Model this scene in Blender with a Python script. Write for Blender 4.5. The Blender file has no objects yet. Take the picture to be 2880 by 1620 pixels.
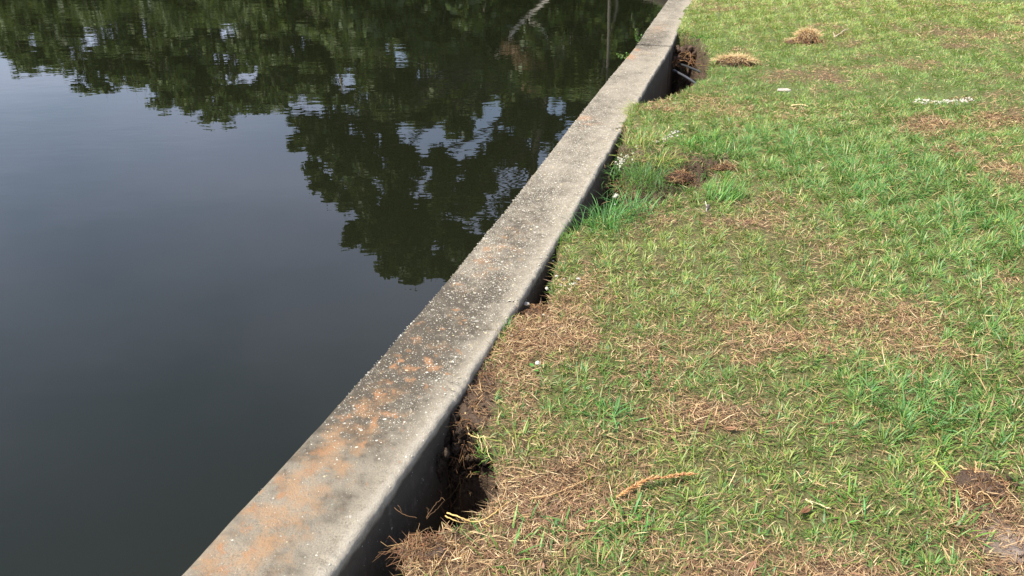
import bpy, math, random
import numpy as np
from mathutils import Vector

# ------------------------------------------------------------------ camera, sky, sun, exposure
SC = bpy.context.scene
COL = SC.collection
CAM_H = 1.6
FPX = 2260.0                      # focal length in pixels of a 2880 wide frame
PITCH = math.atan(1150.0 / FPX)   # camera looks down
cam_d = bpy.data.cameras.new("camera"); cam = bpy.data.objects.new("camera", cam_d); COL.objects.link(cam)
cam_d.sensor_width = 36.0; cam_d.lens = 36.0 * FPX / 2880.0
cam_d.clip_start = 0.05; cam_d.clip_end = 2000.0
cam.location = (0, 0, CAM_H); cam.rotation_euler = (math.pi / 2 - PITCH, 0, 0)
SC.camera = cam

SUN_AZ = math.radians(-112.0); SUN_EL = math.radians(60.0)
world = bpy.data.worlds.new("World"); SC.world = world; world.use_nodes = True
wn = world.node_tree.nodes; wl = world.node_tree.links
bg = wn["Background"]
sky = wn.new("ShaderNodeTexSky"); sky.sky_type = 'NISHITA'; sky.sun_disc = False
sky.sun_elevation = SUN_EL; sky.sun_rotation = SUN_AZ
sky.air_density = 1.0; sky.dust_density = 2.2; sky.ozone_density = 1.0
bg.inputs["Strength"].default_value = 0.15
tc = wn.new("ShaderNodeTexCoord"); sx = wn.new("ShaderNodeSeparateXYZ"); wl.new(tc.outputs["Generated"], sx.inputs[0])
za = wn.new("ShaderNodeMath"); za.operation = 'MAXIMUM'; wl.new(sx.outputs[2], za.inputs[0]); za.inputs[1].default_value = 0.0
zb = wn.new("ShaderNodeMath"); zb.operation = 'ADD'; wl.new(za.outputs[0], zb.inputs[0]); zb.inputs[1].default_value = 0.22
dv = wn.new("ShaderNodeVectorMath"); dv.operation = 'DIVIDE'; wl.new(tc.outputs["Generated"], dv.inputs[0]); wl.new(zb.outputs[0], dv.inputs[1])
cn = wn.new("ShaderNodeTexNoise"); cn.inputs["Scale"].default_value = 1.1; cn.inputs["Detail"].default_value = 5; cn.inputs["Roughness"].default_value = 0.5; wl.new(dv.outputs[0], cn.inputs["Vector"])
cr = wn.new("ShaderNodeMapRange"); cr.interpolation_type = 'SMOOTHSTEP'; wl.new(cn.outputs["Fac"], cr.inputs[0])
for i_, v_ in enumerate((0.32, 0.78, 0.10, 0.62)): cr.inputs[i_ + 1].default_value = v_
cm = wn.new("ShaderNodeMix"); cm.data_type = 'RGBA'; wl.new(cr.outputs[0], cm.inputs[0]); wl.new(sky.outputs[0], cm.inputs[6]); cm.inputs[7].default_value = (5.7, 6.0, 7.8, 1)
wl.new(cm.outputs[2], bg.inputs["Color"])
sun_d = bpy.data.lights.new("sun", 'SUN'); sun_d.energy = 4.6; sun_d.angle = math.radians(0.53); sun_d.color = (1.0, 0.94, 0.83)
sun = bpy.data.objects.new("sun", sun_d); COL.objects.link(sun)
sdir = Vector((math.sin(SUN_AZ) * math.cos(SUN_EL), math.cos(SUN_AZ) * math.cos(SUN_EL), math.sin(SUN_EL)))
sun.rotation_euler = sdir.to_track_quat('Z', 'Y').to_euler(); sun.location = sdir * 60
vs = SC.view_settings; vs.view_transform = 'Standard'; vs.look = 'None'; vs.exposure = 0.74; vs.gamma = 1.0; vs.use_curve_mapping = False
SC.cycles.max_bounces = 8; SC.cycles.transparent_max_bounces = 8

R = np.random.default_rng(7)
random.seed(7)

# ------------------------------------------------------------------ helpers
def at(px, py, z=0.0):
    """where the sight line through a pixel of the 2880x1620 photograph meets the level z"""
    u = px - 1440.0; v = 810.0 - py
    dy = FPX * math.cos(PITCH) + v * math.sin(PITCH); dz = v * math.cos(PITCH) - FPX * math.sin(PITCH)
    k = (z - CAM_H) / dz
    return np.array([u * k, dy * k, z])

TAB = np.random.default_rng(99).random((256, 256))
def vnoise(x, y, seed=0):
    x = np.asarray(x, float) + seed * 17.31; y = np.asarray(y, float) + seed * 9.77
    xi = np.floor(x).astype(int); yi = np.floor(y).astype(int); fx = x - xi; fy = y - yi
    fx = fx * fx * (3 - 2 * fx); fy = fy * fy * (3 - 2 * fy)
    a = TAB[xi & 255, yi & 255]; b = TAB[(xi + 1) & 255, yi & 255]; c = TAB[xi & 255, (yi + 1) & 255]; d = TAB[(xi + 1) & 255, (yi + 1) & 255]
    return (a * (1 - fx) + b * fx) * (1 - fy) + (c * (1 - fx) + d * fx) * fy
def fbm(x, y, seed=0, o=4):
    s = 0; a = 0.5; n = 0
    for k in range(o):
        s = s + a * vnoise(x * 2 ** k, y * 2 ** k, seed + k * 3); n += a; a *= 0.5
    return s / n
def sstep(a, b, x):
    t = np.clip((x - a) / (b - a), 0, 1); return t * t * (3 - 2 * t)

def props(o, label=None, cat=None, group=None, kind=None):
    if label: o["label"] = label
    if cat: o["category"] = cat
    if group: o["group"] = group
    if kind: o["kind"] = kind
    return o

def mesh_obj(name, V, polys, mat, parent=None, col=None, smooth=False, attrs=None):
    """polys: list of int arrays (n,k), each of one polygon size"""
    V = np.asarray(V, dtype=np.float32)
    me = bpy.data.meshes.new(name)
    polys = [np.asarray(p, dtype=np.int32) for p in polys if len(p)]
    nl = sum(p.size for p in polys); npoly = sum(len(p) for p in polys)
    me.vertices.add(len(V)); me.vertices.foreach_set("co", V.ravel())
    me.loops.add(nl); me.polygons.add(npoly)
    me.loops.foreach_set("vertex_index", np.concatenate([p.ravel() for p in polys]))
    tot = np.concatenate([np.full(len(p), p.shape[1], np.int32) for p in polys])
    st = np.concatenate([[0], np.cumsum(tot)[:-1]]).astype(np.int32)
    me.polygons.foreach_set("loop_start", st); me.polygons.foreach_set("loop_total", tot)
    if smooth: me.polygons.foreach_set("use_smooth", np.ones(npoly, bool))
    if col is not None:
        ca = me.color_attributes.new("Col", 'FLOAT_COLOR', 'POINT')
        c4 = np.ones((len(V), 4), np.float32); c4[:, :3] = col; ca.data.foreach_set("color", c4.ravel())
    if attrs:
        for k, a in attrs.items():
            at_ = me.attributes.new(k, 'FLOAT', 'POINT'); at_.data.foreach_set("value", np.asarray(a, np.float32))
    me.update(calc_edges=True)
    me.materials.append(mat)
    o = bpy.data.objects.new(name, me); COL.objects.link(o)
    if parent is not None: o.parent = parent
    return o

def empty(name, loc=(0, 0, 0)):
    o = bpy.data.objects.new(name, None); o.empty_display_size = 0.1; o.location = loc; COL.objects.link(o); return o

class MB:
    """collects tubes, lumps and plates with colours and builds ONE mesh"""
    def __init__(s): s.v = []; s.q = []; s.t = []; s.c = []; s.n = 0
    def add(s, V, Q=(), T=(), c=(0.3, 0.3, 0.3)):
        V = np.asarray(V, float)
        if len(Q): s.q.append(np.asarray(Q) + s.n)
        if len(T): s.t.append(np.asarray(T) + s.n)
        c = np.asarray(c, float); s.c.append(np.broadcast_to(c, (len(V), 3))); s.v.append(V); s.n += len(V)
    def tube(s, pts, rad, k=6, c=(0.3, 0.3, 0.3), rough=0.0):
        pts = np.asarray(pts, float); n = len(pts); rad = np.broadcast_to(np.asarray(rad, float), (n,))
        tan = np.gradient(pts, axis=0); tan /= np.linalg.norm(tan, axis=1)[:, None] + 1e-9
        up = np.array([0, 0, 1.0]) if abs(tan[0, 2]) < 0.9 else np.array([1.0, 0, 0])
        V = []
        for i in range(n):
            a = np.cross(tan[i], up); a /= np.linalg.norm(a) + 1e-9; b = np.cross(a, tan[i])
            for j in range(k):
                th = 2 * math.pi * j / k; r = rad[i] * (1 + rough * (random.random() - 0.5) * 2)
                V.append(pts[i] + r * (math.cos(th) * a + math.sin(th) * b))
        V.append(pts[0]); V.append(pts[-1])
        Q = [(i * k + j, i * k + (j + 1) % k, (i + 1) * k + (j + 1) % k, (i + 1) * k + j) for i in range(n - 1) for j in range(k)]
        T = [(n * k, (j + 1) % k, j) for j in range(k)] + [(n * k + 1, (n - 1) * k + j, (n - 1) * k + (j + 1) % k) for j in range(k)]
        s.add(V, Q, T, c)
    def build(s, name, mat, parent=None, smooth=False):
        return mesh_obj(name, np.concatenate(s.v), [np.concatenate(s.q) if s.q else [], np.concatenate(s.t) if s.t else []], mat, parent, np.concatenate(s.c), smooth)

def wiggle(a, b, n=8, amp=0.02, sag=0.0):
    a = np.asarray(a, float); b = np.asarray(b, float); t = np.linspace(0, 1, n)[:, None]
    p = a + (b - a) * t
    w = np.cumsum(R.normal(0, amp / math.sqrt(n), (n, 3)), axis=0); w -= w[0] + (w[-1] - w[0]) * t
    p = p + w; p[:, 2] -= sag * 4 * (t * (1 - t))[:, 0]
    return p

def lump_arrays(nu=14, nv=9):
    th = np.linspace(0, 2 * np.pi, nu, endpoint=False); ph = np.linspace(0, np.pi, nv)
    V = [(0, 0, 1.0)] + [(math.sin(p) * math.cos(t), math.sin(p) * math.sin(t), math.cos(p)) for p in ph[1:-1] for t in th] + [(0, 0, -1.0)]
    Q = [(1 + i * nu + j, 1 + (i + 1) * nu + j, 1 + (i + 1) * nu + (j + 1) % nu, 1 + i * nu + (j + 1) % nu) for i in range(nv - 3) for j in range(nu)]
    last = len(V) - 1
    T = [(0, 1 + j, 1 + (j + 1) % nu) for j in range(nu)] + [(last, 1 + (nv - 3) * nu + (j + 1) % nu, 1 + (nv - 3) * nu + j) for j in range(nu)]
    return np.array(V), np.array(Q), np.array(T)

# ------------------------------------------------------------------ materials
def new_mat(name):
    m = bpy.data.materials.new(name); m.use_nodes = True
    nt = m.node_tree; b = nt.nodes["Principled BSDF"]; b.inputs["Roughness"].default_value = 0.9
    b.inputs["Specular IOR Level"].default_value = 0.25
    return m, nt.nodes, nt.links, b
def N(nodes, typ, **kw):
    n = nodes.new(typ)
    for k, v in kw.items():
        if k.startswith("i_"): n.inputs[k[2:].replace("_", " ")].default_value = v
        else: setattr(n, k, v)
    return n
def noise(nodes, links, scale, detail=4, rough=0.55, vec=None, dist=0.0):
    n = N(nodes, "ShaderNodeTexNoise"); n.inputs["Scale"].default_value = scale; n.inputs["Detail"].default_value = detail
    n.inputs["Roughness"].default_value = rough; n.inputs["Distortion"].default_value = dist
    if vec is not None: links.new(vec, n.inputs["Vector"])
    return n.outputs["Fac"]
def ramp(nodes, links, fac, stops):
    r = N(nodes, "ShaderNodeValToRGB"); e = r.color_ramp.elements
    while len(e) < len(stops): e.new(0.5)
    for k, (p, c) in enumerate(stops): e[k].position = p; e[k].color = (*c, 1) if len(c) == 3 else c
    links.new(fac, r.inputs[0]); return r.outputs[0]
def mixc(nodes, links, fac, a, b, typ='MIX'):
    m = N(nodes, "ShaderNodeMix", data_type='RGBA', blend_type=typ)
    for sock, v in ((m.inputs[0], fac), (m.inputs[6], a), (m.inputs[7], b)):
        if hasattr(v, "is_output"): links.new(v, sock)
        else: sock.default_value = v if not isinstance(v, tuple) or len(v) == 4 else (*v, 1)
    return m.outputs[2]
def math_n(nodes, links, op, a, b=None, clamp=False):
    m = N(nodes, "ShaderNodeMath", operation=op, use_clamp=clamp)
    for i, v in enumerate((a, b)):
        if v is None: continue
        if hasattr(v, "is_output"): links.new(v, m.inputs[i])
        else: m.inputs[i].default_value = v
    return m.outputs[0]
def maprange(nodes, links, v, a, b, c=0.0, d=1.0):
    m = N(nodes, "ShaderNodeMapRange"); m.interpolation_type = 'SMOOTHSTEP'
    links.new(v, m.inputs[0]); 
    for i, k in enumerate((a, b, c, d)): m.inputs[i + 1].default_value = k
    return m.outputs[0]
def attr(nodes, name, out="Fac"):
    a = N(nodes, "ShaderNodeAttribute"); a.attribute_name = name; return a.outputs[out]
def bump(nodes, links, h, strength, dist, normal=None):
    b = N(nodes, "ShaderNodeBump"); b.inputs["Strength"].default_value = strength; b.inputs["Distance"].default_value = dist
    links.new(h, b.inputs["Height"])
    if normal is not None: links.new(normal, b.inputs["Normal"])
    return b.outputs[0]
def objco(nodes): return N(nodes, "ShaderNodeTexCoord").outputs["Object"]

def mat_leafy(name, trans=0.35, rough=0.45, spec=0.06):
    m = bpy.data.materials.new(name); m.use_nodes = True; nt = m.node_tree; n = nt.nodes; l = nt.links; n.clear()
    out = n.new("ShaderNodeOutputMaterial"); c = attr(n, "Col", "Color")
    d = n.new("ShaderNodeBsdfDiffuse"); t = n.new("ShaderNodeBsdfTranslucent"); g = n.new("ShaderNodeBsdfGlossy")
    g.inputs["Roughness"].default_value = rough; g.inputs["Color"].default_value = (0.9, 0.95, 1, 1)
    l.new(c, d.inputs[0]); l.new(c, t.inputs[0])
    a = n.new("ShaderNodeMixShader"); a.inputs[0].default_value = trans; l.new(d.outputs[0], a.inputs[1]); l.new(t.outputs[0], a.inputs[2])
    b = n.new("ShaderNodeMixShader"); b.inputs[0].default_value = spec; l.new(a.outputs[0], b.inputs[1]); l.new(g.outputs[0], b.inputs[2])
    l.new(b.outputs[0], out.inputs[0]); return m
M_GRASS = mat_leafy("grass_blades", 0.36, 0.5, 0.03)
M_STRAW = mat_leafy("dry_straw", 0.18, 0.6, 0.03)
M_LEAF = mat_leafy("tree_leaves", 0.30, 0.5, 0.03)

def mat_col(name, rough=0.9, bscale=60, bstr=0.5, bdist=0.01, var=0.35, spec=0.2):
    m, n, l, b = new_mat(name); c = attr(n, "Col", "Color"); v = objco(n)
    f = noise(n, l, bscale, 5, 0.65, v); f2 = noise(n, l, bscale * 0.22, 3, 0.6, v)
    k = math_n(n, l, 'ADD', math_n(n, l, 'MULTIPLY', f, var), math_n(n, l, 'MULTIPLY', f2, var))
    k = math_n(n, l, 'ADD', k, 1.0 - var)
    cc = N(n, "ShaderNodeVectorMath", operation='SCALE'); l.new(c, cc.inputs[0]); l.new(k, cc.inputs[3])
    l.new(cc.outputs[0], b.inputs["Base Color"]); b.inputs["Roughness"].default_value = rough
    b.inputs["Specular IOR Level"].default_value = spec
    l.new(bump(n, l, f, bstr, bdist), b.inputs["Normal"]); return m
M_ROOT = mat_col("roots_and_twigs", 0.85, 180, 0.5, 0.003)
M_SOIL = mat_col("dark_soil", 0.95, 90, 1.0, 0.03, 0.7, 0.1)
M_BARK = mat_col("bark", 0.95, 9, 0.7, 0.05, 0.5)
M_SHELL = mat_col("white_shell_stone", 0.7, 150, 0.5, 0.004, 0.25)
M_PIPE = mat_col("grey_plastic_pipe", 0.45, 30, 0.08, 0.002, 0.2, 0.5)

# water: still, murky pond
M_WATER, n, l, b = new_mat("pond_water")
b.inputs["Base Color"].default_value = (0.0072, 0.0086, 0.0040, 1); b.inputs["Roughness"].default_value = 0.0
b.inputs["IOR"].default_value = 1.333; b.inputs["Specular IOR Level"].default_value = 0.5
v = objco(n)
mp = N(n, "ShaderNodeMapping"); l.new(v, mp.inputs[0]); mp.inputs["Scale"].default_value = (1.0, 1.9, 1.0)
h1 = noise(n, l, 1.6, 3, 0.5, mp.outputs[0]); h2 = noise(n, l, 6.5, 2, 0.5, mp.outputs[0])
calm = maprange(n, l, noise(n, l, 0.16, 2, 0.5, v), 0.35, 0.65, 0.35, 1.0)
hh = math_n(n, l, 'ADD', h1, math_n(n, l, 'MULTIPLY', h2, 0.10))
hh = math_n(n, l, 'MULTIPLY', hh, calm)
l.new(bump(n, l, hh, 1.0, 0.0030), b.inputs["Normal"])

# weathered concrete
M_CONC, n, l, b = new_mat("weathered_concrete")
v = objco(n)
big = noise(n, l, 5, 5, 0.6, v); mid = noise(n, l, 28, 5, 0.62, v); fine = noise(n, l, 170, 4, 0.7, v); grit = noise(n, l, 420, 3, 0.7, v)
base = ramp(n, l, mid, [(0.25, (0.195, 0.168, 0.122)), (0.5, (0.275, 0.24, 0.18)), (0.78, (0.36, 0.316, 0.24))])
base = mixc(n, l, 0.85, base, ramp(n, l, fine, [(0.3, (0.45, 0.45, 0.45)), (0.5, (1, 1, 1)), (0.72, (1.45, 1.45, 1.42))]), 'MULTIPLY')
gr = math_n(n, l, 'ADD', attr(n, "grime"), math_n(n, l, 'MULTIPLY', math_n(n, l, 'SUBTRACT', mid, 0.5), 1.3))
gr = math_n(n, l, 'ADD', gr, math_n(n, l, 'MULTIPLY', math_n(n, l, 'SUBTRACT', fine, 0.5), 1.0))
gr = maprange(n, l, gr, 0.15, 0.95)
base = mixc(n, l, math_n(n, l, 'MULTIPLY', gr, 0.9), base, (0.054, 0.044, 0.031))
cl = maprange(n, l, math_n(n, l, 'ADD', attr(n, "clean"), math_n(n, l, 'MULTIPLY', math_n(n, l, 'SUBTRACT', mid, 0.5), 0.7)), 0.3, 1.0)
base = mixc(n, l, math_n(n, l, 'MULTIPLY', cl, 0.75), base, mixc(n, l, fine, (0.30, 0.27, 0.213), (0.41, 0.372, 0.30)))
# pale pinkish stain and orange lichen
lich = attr(n, "lichen")
p1 = math_n(n, l, 'ADD', lich, math_n(n, l, 'MULTIPLY', math_n(n, l, 'SUBTRACT', noise(n, l, 13, 5, 0.62, v), 0.5), 2.2))
p1 = math_n(n, l, 'ADD', p1, math_n(n, l, 'MULTIPLY', math_n(n, l, 'SUBTRACT', fine, 0.5), 0.7))
stain = maprange(n, l, p1, 0.38, 1.1)
base = mixc(n, l, math_n(n, l, 'MULTIPLY', stain, 0.70), base, (0.33, 0.195, 0.098))
p2 = math_n(n, l, 'ADD', attr(n, "spots"), math_n(n, l, 'MULTIPLY', math_n(n, l, 'SUBTRACT', noise(n, l, 60, 4, 0.6, v), 0.5), 0.9))
p2 = math_n(n, l, 'ADD', p2, math_n(n, l, 'MULTIPLY', math_n(n, l, 'SUBTRACT', fine, 0.5), 0.9))
spot = maprange(n, l, p2, 0.34, 0.95)
base = mixc(n, l, math_n(n, l, 'MULTIPLY', spot, 0.85), base, mixc(n, l, noise(n, l, 30, 2, 0.5, v), (0.27, 0.125, 0.05), (0.35, 0.20, 0.105)))
# dark damp lower part of the faces: grime attribute already carries it
l.new(base, b.inputs["Base Color"]); b.inputs["Roughness"].default_value = 0.92
hsum = math_n(n, l, 'ADD', math_n(n, l, 'MULTIPLY', fine, 0.6), math_n(n, l, 'ADD', math_n(n, l, 'MULTIPLY', mid, 1.2), math_n(n, l, 'MULTIPLY', grit, 0.4)))
l.new(bump(n, l, hsum, 0.9, 0.008), b.inputs["Normal"])

# lawn soil with thatch
M_GROUND, n, l, b = new_mat("thatchy_soil")
v = objco(n); a1 = noise(n, l, 14, 5, 0.65, v); a2 = noise(n, l, 110, 5, 0.7, v); a3 = noise(n, l, 1.6, 3, 0.5, v)
th = ramp(n, l, a2, [(0.3, (0.055, 0.026, 0.022)), (0.5, (0.15, 0.10, 0.06)), (0.62, (0.26, 0.185, 0.11)), (0.8, (0.40, 0.30, 0.18))])
gg = ramp(n, l, a2, [(0.3, (0.045, 0.065, 0.018)), (0.52, (0.12, 0.16, 0.05)), (0.75, (0.22, 0.26, 0.10))])
gmask = attr(n, "green"); base = mixc(n, l, gmask, th, gg)
soil = ramp(n, l, mixc(n, l, 0.5, a1, a2), [(0.32, (0.042, 0.029, 0.019)), (0.5, (0.115, 0.080, 0.056)), (0.68, (0.21, 0.152, 0.105))])
base = mixc(n, l, attr(n, "soil"), base, soil)
sand = ramp(n, l, mixc(n, l, 0.4, a1, a2), [(0.35, (0.26, 0.20, 0.155)), (0.65, (0.44, 0.36, 0.295))])
base = mixc(n, l, attr(n, "sand"), base, sand)
l.new(base, b.inputs["Base Color"]); b.inputs["Roughness"].default_value = 1.0; b.inputs["Specular IOR Level"].default_value = 0.1
l.new(bump(n, l, math_n(n, l, 'ADD', a2, math_n(n, l, 'MULTIPLY', a1, 1.5)), 0.9, 0.02), b.inputs["Normal"])

# ------------------------------------------------------------------ seawall path (pond side edge of the cap)
edge_px = [(497, 1620), (655, 1450), (817, 1278), (985, 1096), (1145, 915), (1246, 800), (1440, 563), (1600, 358), (1716, 214), (1790, 127)]
E0 = np.array([at(*p)[:2] for p in edge_px])
hd = math.radians(19.3); back = [E0[0] - np.array([math.sin(hd), math.cos(hd)]) * d for d in (9, 6, 4, 2.5, 1.2)]
E1 = np.array([at(*p)[:2] for p in ((1814.5, 87), (1878, 0))])
pts = list(back) + list(E0) + list(E1)
head = 14.0; p = pts[-1].copy(); turn = [(7, 12), (4, -20), (6, -50), (10, -62), (70, -62), (30, -110), (60, -140), (60, -165)]
for length, h1_ in turn:
    k = max(3, int(length / 2.0)); h0_ = head
    for i in range(k):
        head = h0_ + (h1_ - h0_) * (i + 1) / k; p = p + np.array([math.sin(math.radians(head)), math.cos(math.radians(head))]) * length / k; pts.append(p.copy())
pts = np.array(pts)
def smooth_path(P, step_near=0.03):
    d = np.concatenate([[0], np.cumsum(np.linalg.norm(np.diff(P, axis=0), axis=1))])
    return d
PD = smooth_path(pts)
S0 = PD[len(back)]                                         # s at the bottom of the frame
SJ = PD[len(back) + len(E0) - 1]                           # the open joint far up the wall
def path(s):
    """smoothed pond side edge and its right hand normal"""
    s = np.asarray(s, float); e = 0.35
    def raw(q): return np.stack([np.interp(q, PD, pts[:, 0]), np.interp(q, PD, pts[:, 1])], -1)
    w = [raw(s + k * e) for k in (-1, -0.5, 0, 0.5, 1)]
    c = (w[0] + 2 * w[1] + 2 * w[2] + 2 * w[3] + w[4]) / 8.0
    t = raw(s + 0.6) - raw(s - 0.6); t /= np.linalg.norm(t, axis=-1)[..., None]
    nrm = np.stack([t[..., 1], -t[..., 0]], -1)
    return c, nrm
CW = 0.37                                                  # cap width
SEND = PD[-1]
_sy = np.linspace(0, S0 + 16, 1500); _c, _n = path(_sy); _in = _c + _n * CW
def wall_t(x, y):
    """distance from the inner face of the wall (near part of the wall only)"""
    xi = np.interp(y, _in[:, 1], _in[:, 0]); i = np.interp(y, _in[:, 1], _n[:, 0]); return (x - xi) * i
def s_of_y(y): return np.interp(y, _c[:, 1], _sy)

# ------------------------------------------------------------------ holes washed out behind the wall, patches of the lawn
def gpoly(px, z=-0.05): return np.array([at(a, b_, z)[:2] for a, b_ in px])
H1 = gpoly([(880, 1720), (1150, 1720), (1125, 1620), (1130, 1540), (1142, 1515), (1205, 1508), (1270, 1474), (1336, 1444), (1382, 1400), (1392, 1330), (1380, 1270), (1345, 1225), (1305, 1180), (1272, 1130), (1160, 1130)])
H2 = gpoly([(1455, 905), (1530, 905), (1548, 860), (1562, 775), (1572, 705), (1575, 650), (1500, 650)])
H3 = gpoly([(1560, 690), (1612, 668), (1660, 640), (1740, 607), (1870, 588), (1940, 556), (1990, 540), (2050, 480), (2055, 464), (1995, 464), (1919, 446), (1860, 436), (1790, 440), (1752, 425), (1768, 378), (1680, 378)])
H4 = gpoly([(1780, 310), (1862, 298), (1940, 260), (1994, 218), (2002, 174), (1986, 138), (1950, 118), (1912, 104), (1860, 104)])
H1V = gpoly([(880, 1720), (1150, 1720), (1125, 1620), (1130, 1540), (1142, 1515), (1205, 1508), (1270, 1474), (1338, 1446), (1420, 1400), (1470, 1320), (1455, 1230), (1395, 1195), (1315, 1172), (1272, 1130), (1160, 1130)])
VOID = False
def poly_sd(x, y, P):
    """signed distance, positive inside"""
    x = np.asarray(x); y = np.asarray(y); d2 = np.full(x.shape, 1e9); ins = np.zeros(x.shape, bool)
    for i in range(len(P)):
        a = P[i]; b_ = P[(i + 1) % len(P)]; e = b_ - a; wx = x - a[0]; wy = y - a[1]
        h = np.clip((wx * e[0] + wy * e[1]) / (e @ e + 1e-12), 0, 1)
        d2 = np.minimum(d2, (wx - e[0] * h) ** 2 + (wy - e[1] * h) ** 2)
        cond = ((a[1] > y) != (b_[1] > y)); xx = a[0] + (y - a[1]) / (b_[1] - a[1] + 1e-12) * e[0]
        ins ^= cond & (x < xx)
    return np.where(ins, 1, -1) * np.sqrt(d2)

def blob(x, y, px, py, rx, ry):
    c = at(px, py, -0.03); ex = abs(at(px + rx, py, -0.03)[0] - c[0]); ey = 0.5 * (at(px, py - ry, -0.03)[1] - at(px, min(py + ry, 2400), -0.03)[1])
    return np.exp(-(((x - c[0]) / ex) ** 2 + ((y - c[1]) / ey) ** 2))
DRY = [(1560, 930, 130, 60, 1.0), (1420, 1010, 110, 70, 1.0), (1400, 1130, 90, 90, .7), (1720, 1110, 200, 80, .5), (1560, 1230, 200, 100, .55), (1950, 1180, 150, 50, .6),
       (1300, 1520, 180, 90, .9), (1560, 1400, 240, 60, .8), (1800, 1560, 300, 90, .8), (2150, 1520, 260, 90, .75), (2500, 1600, 200, 60, .9), (2020, 1330, 120, 50, .3),
       (2760, 1390, 120, 70, 1.0), (2860, 1500, 150, 90, 1.0), (2660, 370, 200, 40, .7), (2800, 340, 120, 45, .6), (2330, 225, 200, 18, .45), (2560, 205, 220, 22, .4), (2335, 98, 70, 20, .6), (2075, 150, 60, 12, .6), (2830, 150, 150, 60, .7),
       (2760, 480, 110, 60, .7), (2850, 800, 60, 70, .6), (2170, 330, 120, 25, .7), (2050, 290, 120, 30, .5), (2180, 650, 120, 50, .55), (1900, 700, 160, 60, .35), (2400, 900, 120, 60, .4),
       (2230, 1010, 120, 50, .5), (1760, 560, 60, 40, .4), (1960, 330, 80, 20, .4), (2320, 720, 100, 50, .3), (2560, 920, 90, 50, .45), (1500, 1330, 150, 50, .6)]
LUSH = [(2420, 470, 300, 90, 1.0), (2700, 610, 230, 110, 1.0), (2150, 430, 130, 60, .7), (2600, 320, 230, 45, .45), (2740, 1190, 260, 130, 1.0), (2520, 1150, 140, 90, .6), (2350, 1050, 120, 60, .4),
        (1720, 1480, 100, 55, .8), (1250, 1600, 60, 50, .5), (2620, 1560, 140, 70, .5), (2500, 780, 260, 90, .35), (1700, 760, 120, 70, .4), (1640, 640, 70, 40, .7), (2060, 215, 110, 28, .5), (2000, 400, 70, 30, .5),
        (2780, 960, 150, 90, .7), (1840, 1060, 120, 50, .25), (2250, 880, 160, 60, .25)]
YEL = [(2150, 30, 700, 60, .9), (2500, 60, 600, 60, .5), (1900, 330, 150, 40, .4), (1750, 700, 250, 120, .4), (2000, 800, 350, 150, .45), (2050, 1280, 250, 100, .6), (2350, 1400, 250, 80, .6), (2300, 130, 400, 40, .4), (2050, 600, 200, 60, .5)]
BARE = [(1318, 1090, 85, 85, 1.5), (1285, 1165, 55, 55, 1.4), (1230, 1490, 80, 30, .7), (2790, 1420, 80, 50, .7), (2890, 1530, 130, 60, 1.0), (1960, 165, 30, 25, .8), (1925, 500, 45, 40, .9), (1290, 1590, 60, 30, .5)]
CLEAR = [(2590, 287, 45, 7, 1.0), (2650, 289, 50, 7, 1.0), (2710, 284, 45, 7, 1.0), (1875, 388, 40, 9, .9), (1765, 440, 28, 18, .9), (2205, 255, 30, 9, 1.0)]
SAND = [(2865, 1508, 80, 44, 1.5), (2790, 1468, 70, 16, 1.0), (2775, 1405, 80, 45, .75), (2880, 1590, 90, 40, .6)]
def field(L_, x, y):
    s = np.zeros(np.shape(x))
    for a, b_, rx, ry, w in L_: s = s + w * blob(x, y, a, b_, rx, ry)
    return s
def fields(x, y):
    n1 = fbm(x * 2.2, y * 2.2, 5, 4); n2 = fbm(x * 6, y * 6, 15, 3); n3 = fbm(x * 1.1, y * 1.1, 25, 3)
    dry = 0.85 * field(DRY, x, y) + (n1 - 0.52) * 1.6 + (n2 - 0.5) * 2.0 + 0.03
    lush = 0.95 * field(LUSH, x, y) + (n3 - 0.55) * 0.9 + (n2 - 0.5) * 0.5
    yel = field(YEL, x, y) + (fbm(x * 3, y * 3, 35, 3) - 0.5) * 1.2 + 0.25
    bare = field(BARE, x, y) + (n2 - 0.5) * 0.5
    return np.clip(dry - 0.55 * np.clip(lush, 0, 1), 0, 1.2), np.clip(lush, 0, 1.2), np.clip(yel, 0, 1), np.clip(bare, 0, 1.2)

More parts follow.
